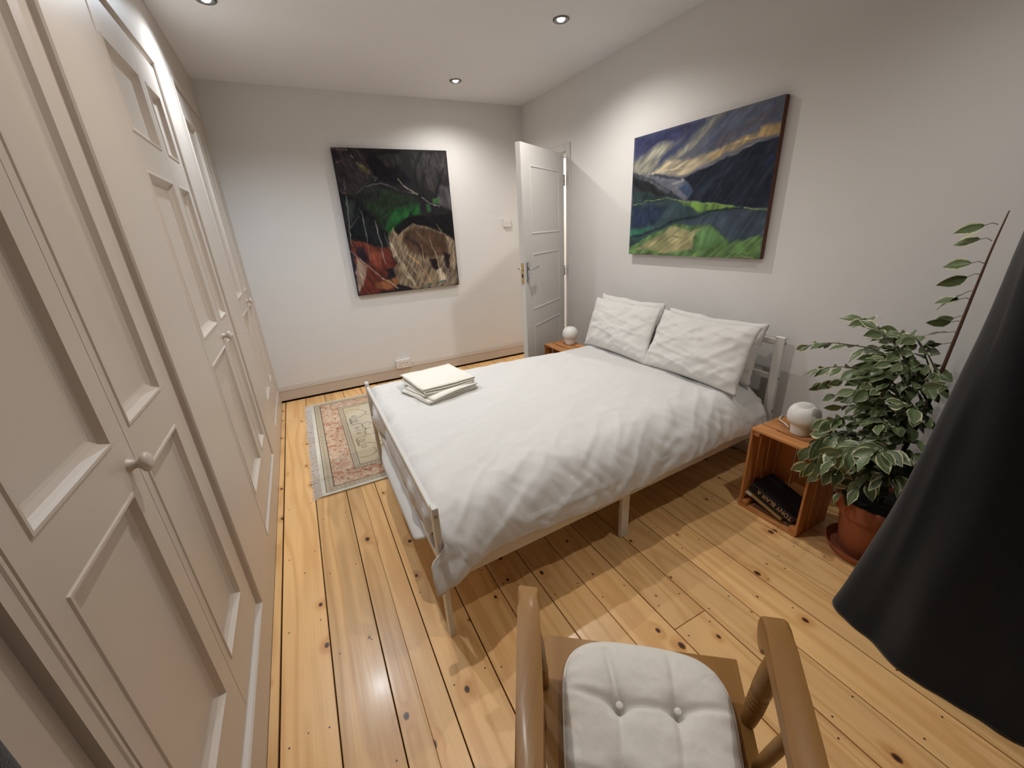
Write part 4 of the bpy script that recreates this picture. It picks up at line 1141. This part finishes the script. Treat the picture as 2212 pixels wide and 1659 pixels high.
for s in (-1, 1):
    prof = [(-0.46, 0.690), (-0.30, 0.686), (-0.13, 0.684), (-0.090, 0.683), (-0.066, 0.676), (-0.050, 0.662), (-0.044, 0.644), (-0.048, 0.626), (-0.060, 0.613), (-0.080, 0.607), (-0.099, 0.614), (-0.108, 0.630), (-0.114, 0.646), (-0.30, 0.650), (-0.46, 0.654)]
    bm = bmesh.new()
    def au(v): return s * (0.253 + (v + 0.05) * 0.175)
    vs = [bm.verts.new((au(v) - 0.024, v, z)) for v, z in prof]
    f = bm.faces.new(vs)
    r = bmesh.ops.extrude_face_region(bm, geom=[f])
    for g in r['geom']:
        if isinstance(g, bmesh.types.BMVert): g.co.x += 0.048
    es = [e for e in bm.edges if abs((e.verts[0].co - e.verts[1].co).x) < 0.03]
    bmesh.ops.bevel(bm, geom=es, offset=0.008, segments=3, affect='EDGES', profile=0.6)
    bm_obj('armrest', bm, WD, chair, smooth=True, auto=40)
    # arm supports, turned, the front one with rings cut in
    def spindle(name, p0, p1, prof):
        p0, p1 = Vector(p0), Vector(p1)
        pts = [p0.lerp(p1, f) for f, _ in prof]
        tube(name, pts, [r for _, r in prof], WD, chair, 16)
    ringp = [(0.0, 0.013), (0.06, 0.015)]
    for k in range(4):
        b_ = 0.26 + k * 0.055
        ringp += [(b_, 0.0185), (b_ + 0.016, 0.0165), (b_ + 0.032, 0.0187)]
    ringp += [(0.54, 0.0195), (0.70, 0.019), (0.9, 0.016), (1.0, 0.014)]
    spindle('arm_support', (s * 0.214, -0.126, 0.440), (s * 0.238, -0.125, 0.662), ringp)
    spindle('arm_support', (s * 0.206, -0.206, 0.440), (s * 0.205, -0.266, 0.662), [(0, 0.010), (0.3, 0.0115), (0.7, 0.0115), (1, 0.010)])
    spindle('leg', (s * 0.180, -0.050, 0.430), (s * 0.215, -0.010, 0.0), [(0, 0.019), (0.2, 0.021), (0.5, 0.022), (0.8, 0.018), (1.0, 0.014)])
    spindle('leg', (s * 0.160, -0.370, 0.430), (s * 0.200, -0.470, 0.0), [(0, 0.019), (0.2, 0.021), (0.5, 0.022), (0.8, 0.018), (1.0, 0.014)])
    spindle('stretcher', (s * 0.196, -0.035, 0.180), (s * 0.184, -0.435, 0.180), [(0, 0.010), (0.5, 0.014), (1, 0.010)])
    prism('seat_rail', [(s * 0.206, -0.10), (s * 0.234, -0.10), (s * 0.205, -0.41), (s * 0.175, -0.41)], 0.360, 0.418, WD, chair, 0.003, 1)
    tube('back_post', [(s * 0.165, -0.400, 0.43), (s * 0.180, -0.440, 0.60), (s * 0.185, -0.470, 0.72), (s * 0.182, -0.490, 0.79)], [0.017, 0.016, 0.015, 0.013], WD, chair, 14)
    for k in (0.06,):
        tube('back_spindle', [(s * k, -0.405, 0.44), (s * k, -0.450, 0.62), (s * k, -0.488, 0.745)], [0.009, 0.011, 0.009], WD, chair, 12)
tube('stretcher', [(-0.190, -0.23, 0.180), (0.190, -0.23, 0.180)], 0.012, WD, chair, 12)
bm = bmesh.new(); bm_box(bm, -0.215, 0.215, -0.505, -0.483, 0.735, 0.800, 0.008, 2)
bm_obj('crest_rail', bm, WD, chair, smooth=True, auto=40)

# seat cushion, tufted with four buttons
cush = thing('seat_cushion', 'off-white tufted seat cushion with buttons on the armchair', 'cushion', (0.932, 0.742, 0.451))
cush.rotation_euler = (0, 0, -0.680)
WORLD_LOC[cush.name] = Vector((0, 0, 0.451))
BT = [(-0.048, -0.168), (0.068, -0.160), (-0.046, -0.300), (0.062, -0.294)]
def c_out(a, b):
    m_ = max(abs(a), abs(b))
    if m_ < 1e-9: return 0.008, -0.215, 0.0
    ph = math.atan2(b, a); c, s = math.cos(ph), math.sin(ph)
    R_ = (abs(c) ** 4.2 + abs(s) ** 4.2) ** (-1 / 4.2)
    px, py = m_ * R_ * c, m_ * R_ * s
    v = -0.218 + py * 0.190 + 0.012 * (1 - px * px) * max(py, 0)
    hw = 0.166 + 0.022 * max(-1, min(1, py)) 
    return 0.008 + px * hw, v, m_
def seg_d(p, a, b):
    ax, ay = a; bx, by = b
    dx_, dy_ = bx - ax, by - ay
    t_ = max(0, min(1, ((p[0] - ax) * dx_ + (p[1] - ay) * dy_) / (dx_ * dx_ + dy_ * dy_)))
    return math.hypot(p[0] - ax - t_ * dx_, p[1] - ay - t_ * dy_), t_
CR = [((BT[0]), BT[1], 0.011), (BT[2], BT[3], 0.010), (BT[0], BT[2], 0.006), (BT[1], BT[3], 0.006),
      (BT[0], (-0.170, -0.150), 0.010), (BT[1], (0.180, -0.140), 0.009), (BT[2], (-0.165, -0.29), 0.009), (BT[3], (0.17, -0.285), 0.008),
      (BT[0], (-0.075, -0.060), 0.009), (BT[1], (0.066, -0.050), 0.006), (BT[2], (-0.05, -0.40), 0.007), (BT[3], (0.06, -0.40), 0.007)]
NN = 90
V, F = [], []
for side in (1, -1):
    for i in range(NN + 1):
        for j in range(NN + 1):
            a = -1 + 2 * i / NN; b = -1 + 2 * j / NN
            x, y, m_ = c_out(a, b)
            prof = max(0.0, 1 - m_ ** 5) ** 0.5
            if side == 1:
                z = 0.020 + 0.040 * prof
                for q_ in BT:
                    d2 = (x - q_[0]) ** 2 + (y - q_[1]) ** 2
                    z -= 0.020 * math.exp(-d2 / (0.022 ** 2)) * min(1, prof * 1.5) + 0.006 * math.exp(-d2 / 0.05 ** 2)
                for (pa_, pb_, am) in CR:
                    d, tt = seg_d((x, y), pa_, pb_)
                    z -= 1.4 * am * math.exp(-(d / 0.0080) ** 2) * prof * (1 - 0.5 * tt)
                # puckers near the rim
                z += 0.0030 * math.sin(y * 150 + 3 * frac_noise(x * 10, y * 10)) * math.exp(-((1 - m_) / 0.16) ** 2) * prof * (abs(a) > abs(b))
                z += 0.0025 * frac_noise(x * 22, y * 22) * prof
            else:
                z = 0.020 - 0.018 * prof
            V.append((x, y, 0.451 + z))
n1 = NN + 1
for side in (0, 1):
    o_ = side * n1 * n1
    for i in range(NN):
        for j in range(NN):
            f = (o_ + i * n1 + j, o_ + (i + 1) * n1 + j, o_ + (i + 1) * n1 + j + 1, o_ + i * n1 + j + 1)
            F.append(f if side == 0 else f[::-1])
mesh_obj('pad', V, F, M['cushion'], cush, smooth=True)
rim = []
for k in range(121):
    ph = 2 * math.pi * k / 120
    m_ = max(abs(math.cos(ph)), abs(math.sin(ph)))
    x, y, _ = c_out(math.cos(ph) / m_, math.sin(ph) / m_)
    rim.append((x, y, 0.4715))
V, F = tube_mesh(rim, 0.0028, 6, cap=False)
mesh_obj('piping', V, F, M['cushion'], cush, smooth=True)
for q_ in BT:
    lathe('button', [(0.0, -0.004), (0.006, -0.004), (0.0078, 0.0), (0.0066, 0.0032), (0.003, 0.0048), (0.0, 0.005)], (q_[0], q_[1], 0.451 + 0.0425), M['cushion'], cush, 20)

# ------------------------------------------------------------------ curtains
def resample(P, n):
    c = catmull([(p[0], p[1], 0) for p in P], 12)
    L = [0]
    for a, b in zip(c, c[1:]): L.append(L[-1] + (b - a).length)
    out = []
    for k in range(n):
        s = L[-1] * k / (n - 1)
        i = max(0, min(len(c) - 2, next((q for q in range(len(L) - 1) if L[q + 1] >= s), len(c) - 2)))
        f = (s - L[i]) / max(1e-9, L[i + 1] - L[i]); out.append(c[i].lerp(c[i + 1], f))
    return out
KICK = 0.010
def curtain(label, bottom, top, pleats, amp, sgn_=0.0, ztop=2.47, power=2.9, nt=180, nz=44):
    bt, tp = resample(bottom, nt), resample(top, nt)
    V, F = [], []
    for i in range(nz):
        z = 0.006 + (ztop - 0.006) * (i / (nz - 1)) ** 1.5
        f = (1 - z / ztop) ** power
        row = [tp[k].lerp(bt[k], f) for k in range(nt)]
        for k in range(nt):
            t_ = row[min(k + 1, nt - 1)] - row[max(k - 1, 0)]
            nrm = Vector((t_.y, -t_.x, 0)).normalized()
            s = k / (nt - 1)
            w = amp * math.sin(2 * math.pi * pleats * s + 0.8 * math.sin(z * 1.3 + s * 9) + 1.2 * frac_noise(s * 3, z * 0.5)) * (0.55 + 0.45 * z / ztop)
            w += 0.010 * frac_noise(s * 14, z * 1.6, 3.0, 2) * (1.0 + 0.8 * math.exp(-z / 0.15))
            row_k = row[k] + nrm * KICK * sgn_ * (1 - (1 - min(1.0, z / 0.17)) ** 2) * f ** 0.25
            p = row_k + nrm * w * math.sin(math.pi * min(1, s * 6 + 0.1, (1 - s) * 6 + 0.1) / 2)
            zz = z if i else 0.003 + 0.004 * abs(frac_noise(s * 20, 2.0))
            V.append((p.x, p.y, zz))
    for i in range(nz - 1):
        for k in range(nt - 1): F.append((i * nt + k, i * nt + k + 1, (i + 1) * nt + k + 1, (i + 1) * nt + k))
    o = mesh_obj('curtain', V, F, M['curtain'], None, smooth=True)
    s_ = o.modifiers.new('thick', 'SOLIDIFY'); s_.thickness = 0.004; s_.offset = 0
    return tag(o, label, 'curtain', 'charcoal curtains')
curtain('charcoal floor length curtain gathered on the right in front of the plant',
        [(2.62, .50), (2.40, .565), (2.20, .63), (2.06, .715), (2.010, .742), (1.952, .715), (1.908, .622), (1.882, .479), (1.875, .374), (1.893, .29), (1.952, .20), (2.10, .12), (2.35, .06), (2.62, .05)],
        [(2.62, .42), (2.40, .50), (2.20, .56), (2.06, .598), (2.00, .602), (1.965, .585), (1.95, .53), (1.95, .46), (1.955, .40), (1.98, .34), (2.03, .30), (2.15, .27), (2.35, .25), (2.62, .25)], 7, 0.020, -1.0)
curtain('charcoal curtain at the left edge, only a dark corner showing',
        [(0.000, .06), (0.035, .20), (0.010, .34), (0.040, .46), (0.015, .58), (0.056, .670), (0.075, .52), (0.10, .36), (0.085, .20), (0.10, .08)],
        [(0.000, .10), (0.025, .20), (0.010, .34), (0.040, .46), (0.015, .58), (0.054, .664), (0.070, .52), (0.085, .36), (0.075, .20), (0.085, .10)], 3, 0.006)
rail = box('curtain_rail', (0.005, W - 0.005, 0.405, 0.445, 2.472, 2.500), M['plastic'], None, 0.003)
for v in rail.data.vertices: pass
tag(rail, 'slim white curtain rail above the bay, out of shot', 'rail')
for x in (0.3, 1.35, 2.4): box('rail_bracket', (x - 0.012, x + 0.012, 0.415, 0.435, 2.498, H), M['plastic'], rail)

# ------------------------------------------------------------------ paintings: brush strokes rasterised onto a fine grid of coloured faces
def raster(ops, nx, ny, aspect, base, slant=0.0):
    uu, vv = np.meshgrid((np.arange(nx) + 0.5) / nx, (np.arange(ny) + 0.5) / ny)
    img = np.empty((ny, nx, 3)); img[:] = base
    X_, Y_ = uu, vv / aspect
    def vn(fx, fy, seed):
        """smooth value noise in -1 .. 1 at the given coordinates"""
        g_ = np.random.RandomState(seed).rand(128, 128) * 2 - 1
        ix, iy = np.floor(fx).astype(int), np.floor(fy).astype(int); tx, ty = fx - ix, fy - iy
        tx, ty = tx * tx * (3 - 2 * tx), ty * ty * (3 - 2 * ty)
        q = lambda a, b: g_[(iy + b) % 128, (ix + a) % 128]
        return (q(0, 0) * (1 - tx) + q(1, 0) * tx) * (1 - ty) + (q(0, 1) * (1 - tx) + q(1, 1) * tx) * ty
    x0_, y0_ = X_.copy(), Y_.copy()
    X_ = x0_ + 0.009 * vn(x0_ * 9, y0_ * 9, 1) + 0.006 * vn(x0_ * 28, y0_ * 28, 2) + 0.0022 * vn(x0_ * 75, y0_ * 75, 3)
    Y_ = y0_ + 0.009 * vn(x0_ * 9, y0_ * 9, 4) + 0.006 * vn(x0_ * 28, y0_ * 28, 5) + 0.0022 * vn(x0_ * 75, y0_ * 75, 6)
    def segdist(p, q):
        d = np.array(q) - np.array(p)
        t_ = np.clip(((X_ - p[0]) * d[0] + (Y_ - p[1]) * d[1]) / max(1e-12, d @ d), 0, 1)
        return np.hypot(X_ - p[0] - t_ * d[0], Y_ - p[1] - t_ * d[1])
    for op in ops:
        col = np.array(op[1], float)
        if op[0] == 'l':
            P = [(x, y / aspect) for x, y in op[3]]
            dist = np.min([segdist(a, b) for a, b in zip(P, P[1:])], 0)
            al = np.clip((op[2] * 0.62 - dist) / (op[2] * 0.40), 0, 1) * 0.70
        else:
            P = [(x, y / aspect) for x, y in op[2]]
            ins = np.zeros(X_.shape, bool); dist = np.full(X_.shape, 9.0)
            for a, b in zip(P, P[1:] + P[:1]):
                dist = np.minimum(dist, segdist(a, b))
                c = (a[1] > Y_) != (b[1] > Y_)
                if abs(b[1] - a[1]) > 1e-12:
                    ins ^= c & (X_ < (b[0] - a[0]) * (Y_ - a[1]) / (b[1] - a[1]) + a[0])
            sd = np.where(ins, dist, -dist)
            al = np.clip(0.5 + sd / max(1e-4, op[3] * 1.1), 0, 1) * 0.95
        # loaded brush: each stroke varies along and across its direction
        sd_ = int(abs(col.sum()) * 7 + len(op[2]) if op[0] == 'p' else abs(col.sum()) * 7 + 3) % 9973
        ang = (sd_ % 7) * 0.2 + slant
        ca, sa = math.cos(ang), math.sin(ang)
        br = vn((x0_ * ca - y0_ * sa) * 13, (x0_ * sa + y0_ * ca) * 75, sd_)
        br2 = vn(x0_ * 16, y0_ * 16, sd_ + 1)
        al = np.clip(al * (1 + 0.30 * br), 0, 1)[..., None]
        img = img * (1 - al) + np.clip(col * (1 + 0.15 * br + 0.16 * br2)[..., None] + 5 * vn(x0_ * 40, y0_ * 40, sd_ + 2)[..., None], 4, 250) * al
    return img
def to_lin(a):
    a = a / 255.0
    return np.where(a <= 0.04045, a / 12.92, ((a + 0.055) / 1.055) ** 2.4)
def colour_grid(name, img_lin, place, mat, parent):
    """one vertex per sample, colour kept in a vertex colour attribute; place(u, v) -> world"""
    ny, nx = img_lin.shape[:2]
    V = [place(i / (nx - 1), j / (ny - 1)) for j in range(ny) for i in range(nx)]
    F = [(j * nx + i, (j + 1) * nx + i, (j + 1) * nx + i + 1, j * nx + i + 1) for j in range(ny - 1) for i in range(nx - 1)]
    o = mesh_obj(name, V, F, mat, parent)
    ca = o.data.color_attributes.new('paint', 'FLOAT_COLOR', 'POINT')
    flat = np.ones((ny * nx, 4)); flat[:, :3] = img_lin.reshape(-1, 3)
    ca.data.foreach_set('color', flat.ravel())
    return o
def m_vcol(name, rough, nscale, stretch, namp, bump, spec=0.4):
    t = NT(name)
    at_ = t.n('ShaderNodeVertexColor', layer_name='paint')
    co = t.n('ShaderNodeTexCoord').outputs['Object']
    mp_ = t.n('ShaderNodeMapping', i_Vector=co); mp_.inputs['Scale'].default_value = stretch; mp_.inputs['Rotation'].default_value = (0.6, 0.5, 0.4)
    nz = t.n('ShaderNodeTexNoise', i_Vector=mp_.outputs[0], i_Scale=nscale, i_Detail=4.0, i_Distortion=0.6).outputs[0]
    val = t.math('ADD', 1.0 - namp * 0.5, t.math('MULTIPLY', nz, namp))
    hs = t.n('ShaderNodeHueSaturation', i_Value=val, i_Color=at_.outputs[0])
    t.set(Base_Color=hs.outputs[0], Roughness=rough, Specular_IOR_Level=spec)
    t.bump(nz, bump, 0.002)
    return t.m
M['oil'] = m_vcol('oil_paint', 0.5, 40.0, (1.0, 1.0, 3.2), 0.30, 0.45, 0.12)
M['canvas_dark'] = m_plain('dark_canvas_edge', (0.030, 0.024, 0.028, 1), 0.8)
M['canvas_brown'] = m_plain('red_brown_canvas_edge', (0.13, 0.050, 0.032, 1), 0.7)
def albedo(img, ref):
    g = img.mean(-1, keepdims=True); img = g + (img - g) * 0.74
    return np.clip(to_lin(img) / to_lin(np.array(ref, float)) * 0.60, 0.004, 0.85)

x0, x1, z0, z1 = 0.853, 1.868, 0.902, 2.136
yp = D - 0.036
t = thing('woodland_painting', 'tall unframed oil painting of dark woodland and tan reeds on the far wall', 'painting', ((x0 + x1) / 2, D, z0))
img = albedo(raster(PAINT_WOOD, 230, 280, (x1 - x0) / (z1 - z0), (40, 36, 36), 0.9), (208, 200, 192))
colour_grid('painted_canvas', img, lambda u, v: Vector((x0 + (x1 - x0) * u, yp, z1 - (z1 - z0) * v)), M['oil'], t)
box('canvas_edge', (x0, x1, yp + 0.0006, D - 0.004, z0, z1), M['canvas_dark'], t)
ya, yb, z0b, z1b = 1.692, 2.726, 1.194, 1.968
xp = W - 0.036
t = thing('hill_painting', 'wide unframed oil painting of green hills under a cloudy sky above the bed', 'painting', (W, (ya + yb) / 2, z0b))
img = albedo(raster(PAINT_HILL, 280, 215, (yb - ya) / (z1b - z0b), (90, 86, 88), 0.35), (182, 170, 158))
colour_grid('painted_canvas', img, lambda u, v: Vector((xp, yb - (yb - ya) * u, z1b - (z1b - z0b) * v)), M['oil'], t)
box('canvas_edge', (xp + 0.0006, W - 0.004, ya, yb, z0b, z1b), M['canvas_brown'], t)

# ------------------------------------------------------------------ rug with fringe, its other end under the bed
rx0, rx1, ry0, ry1 = 0.236, 1.95, 2.556, 4.130
rr_ = np.random.RandomState(5)
gx = np.concatenate([np.arange(rx0, 0.80, 0.0022), np.linspace(0.80, rx1, 60)]); gy = np.linspace(ry0, ry1, 520)
nx, ny = len(gx), len(gy)
GX, GY = np.meshgrid(gx, gy)
e = np.minimum(np.minimum(GX - rx0, GY - ry0), ry1 - GY)          # distance from the border (three sides in view)
e = np.minimum(e, rx1 - GX)
img = np.empty((ny, nx, 3))
cream, beige, rust, pale, dark, field = (np.array(c, float) for c in ((214, 208, 194), (186, 173, 150), (186, 140, 113), (208, 184, 158), (84, 76, 70), (202, 192, 170)))
img[:] = field
def smooth_noise(sc, seed):
    r_ = np.random.RandomState(seed); n_ = int(max(4, 2 / sc))
    g_ = r_.rand(n_ + 3, n_ + 3)
    fx = (GX - rx0) / sc % n_; fy = (GY - ry0) / sc % n_
    ix, iy = fx.astype(int), fy.astype(int); tx, ty = fx - ix, fy - iy
    tx, ty = tx * tx * (3 - 2 * tx), ty * ty * (3 - 2 * ty)
    return (g_[iy, ix] * (1 - tx) + g_[iy, ix + 1] * tx) * (1 - ty) + (g_[iy + 1, ix] * (1 - tx) + g_[iy + 1, ix + 1] * tx) * ty
def paintm(mask, col, al=1.0): img[mask] = img[mask] * (1 - al) + col * al
paintm(e < 0.252, beige)
paintm(e < 0.215, rust)
N1, N2, N3 = smooth_noise(0.030, 1), smooth_noise(0.016, 2), smooth_noise(0.10, 3)
bord = (e >= 0.075) & (e < 0.215)
paintm(bord & (N3 > 0.45), pale, 0.45); paintm(bord & (N1 > 0.55), pale, 0.65); paintm(bord & (N2 > 0.70), cream, 0.55)
paintm(bord & (N2 < 0.08), np.array((110, 84, 74.0)), 0.6)
# repeating angular vine in the main border
along = np.where(GX - rx0 <= np.minimum(GY - ry0, ry1 - GY), GY, GX)
ph = (along * 4.4) % 1.0
tri = np.abs(ph - 0.5) * 2
vine = np.abs((e - 0.085) / 0.12 - (0.12 + 0.76 * np.clip(tri * 1.8 - 0.4, 0, 1))) < 0.030
paintm(bord & vine, np.array((214, 196, 174.0)), 0.7)
paintm(bord & (np.abs(ph - 0.25) < 0.04) & (np.abs(e - 0.17) < 0.008), dark, 0.6)
paintm(bord & (np.abs(ph - 0.75) < 0.03) & (np.abs(e - 0.12) < 0.010), np.array((150, 70, 54.0)), 0.7)
paintm(e < 0.075, beige); paintm(e < 0.026, cream)
for lv, w_ in ((0.028, 0.0022), (0.075, 0.0028), (0.215, 0.0028), (0.252, 0.0030)): paintm(np.abs(e - lv) < w_, dark, 0.8)
dots = ((along * 38) % 1.0 < 0.35) & ((np.abs(e - 0.233) < 0.008) | (np.abs(e - 0.05) < 0.007))
paintm(dots, np.array((146, 134, 112.0)), 0.7)
# scrolls in the field
def stroke(P, w_, col, al=0.85):
    dist = np.full(GX.shape, 9.0)
    for a, b in zip(P, P[1:]):
        d = np.array(b) - np.array(a)
        t_ = np.clip(((GX - a[0]) * d[0] + (GY - a[1]) * d[1]) / max(1e-12, d @ d), 0, 1)
        dist = np.minimum(dist, np.hypot(GX - a[0] - t_ * d[0], GY - a[1] - t_ * d[1]))
    paintm(dist < w_, np.array(col, float), al)
def spiral(cx, cy, r, turns, s, ph0): return [(cx + s * r * (1 - k / 40 * 0.85) * math.cos(ph0 + turns * 6.283 * k / 40), cy + r * (1 - k / 40 * 0.85) * math.sin(ph0 + turns * 6.283 * k / 40)) for k in range(41)]
ink = (84, 80, 78)
ym = 3.345
for sgn in (-1, 1):
    def mY(P): return [(x, ym + sgn * (y - ym)) for x, y in P]
    stroke(mY([(0.500, 3.780), (0.530, 3.800), (0.587, 3.790), (0.635, 3.735), (0.666, 3.682), (0.64, 3.64)]), 0.0026, ink)
    stroke(mY([(0.640, 3.640), (0.600, 3.600), (0.565, 3.590), (0.535, 3.615), (0.517, 3.612), (0.513, 3.500), (0.532, 3.470), (0.570, 3.478), (0.594, 3.446), (0.588, 3.400), (0.610, 3.345)]), 0.0030, ink)
    stroke(mY([(0.525, 3.600), (0.522, 3.505)]), 0.0024, ink)
    stroke(mY(spiral(0.556, 3.535, 0.030, 1.4, 1, 1.2)), 0.0028, ink)
    stroke(mY(spiral(0.548, 3.640, 0.022, 1.2, 1, -1.0)), 0.0026, ink)
    stroke(mY(spiral(0.548, 3.395, 0.020, 1.1, 1, 0.4)), 0.0026, ink)
    stroke(mY([(0.594, 3.446), (0.640, 3.470), (0.665, 3.430), (0.640, 3.410)]), 0.0024, ink)
    stroke(mY([(0.640, 3.640), (0.690, 3.600), (0.720, 3.640)]), 0.0024, ink)
stroke([(0.525, 3.345), (0.60, 3.345), (0.66, 3.345)], 0.0026, ink)
paintm((smooth_noise(0.16, 9) > 0.6) & (e > 0.255), np.array((182, 150, 100.0)), 0.22)
gr_ = (rr_.rand(ny, nx, 1) - 0.5) * 26
img = np.clip(img + gr_, 20, 250)
wear = (0.90 + 0.2 * smooth_noise(0.3, 12))[..., None]
M['rug'] = m_vcol('wool_pile', 0.95, 260.0, (1, 1, 1), 0.35, 0.6, 0.1)
rug = thing('rug', 'faded rust and beige patterned rug at the foot of the bed', 'rug', ((rx0 + rx1) / 2, (ry0 + ry1) / 2, 0.0))
ripple = lambda x, y: 0.0078 + 0.0035 * max(0.0, frac_noise(x * 3.1, y * 2.3, 2.0, 2)) * (1.0 if not (0.55 < x < 0.70 and y < 2.85) else 0.0)
colour_grid('pile', np.clip(to_lin(img * wear) * 1.02, 0.01, 0.85), lambda u, v: Vector((gx[round(u * (nx - 1))], gy[round(v * (ny - 1))], ripple(gx[round(u * (nx - 1))], gy[round(v * (ny - 1))]))), M['rug'], rug)
box('backing', (rx0, rx1, ry0, ry1, 0.0008, 0.0068), M['paper'], rug)
M['fringe'] = m_fabric('fringe_cotton', (0.80, 0.78, 0.74, 1), 0.95, 400, 0.3)
V, F = [], []
frr = random.Random(3)
for k in range(520):
    y = ry0 + (ry1 - ry0) * (k + frr.random()) / 520
    ln = frr.uniform(0.036, 0.060); tilt_ = 0.35 * frac_noise(y * 6, 1.0) + frr.uniform(-0.25, 0.25)
    w_ = 0.0011
    prev = None
    for s in range(4):
        f = s / 3
        x = rx0 + 0.004 - ln * f; yy = y + tilt_ * ln * f + 0.003 * math.sin(f * 5 + k); z = 0.0072 - 0.0052 * f + 0.0015 * math.sin(f * 4 + k * 1.7)
        i0 = len(V)
        V += [(x, yy - w_, max(z, 0.0018)), (x, yy + w_, max(z, 0.0018)), (x, yy, max(z, 0.0018) + 0.0018)]
        if prev is not None:
            for q_ in range(3): F.append((prev + q_, prev + (q_ + 1) % 3, i0 + (q_ + 1) % 3, i0 + q_))
        prev = i0
fr = mesh_obj('fringe', V, F, M['fringe'], rug)
fr['kind'] = 'stuff'
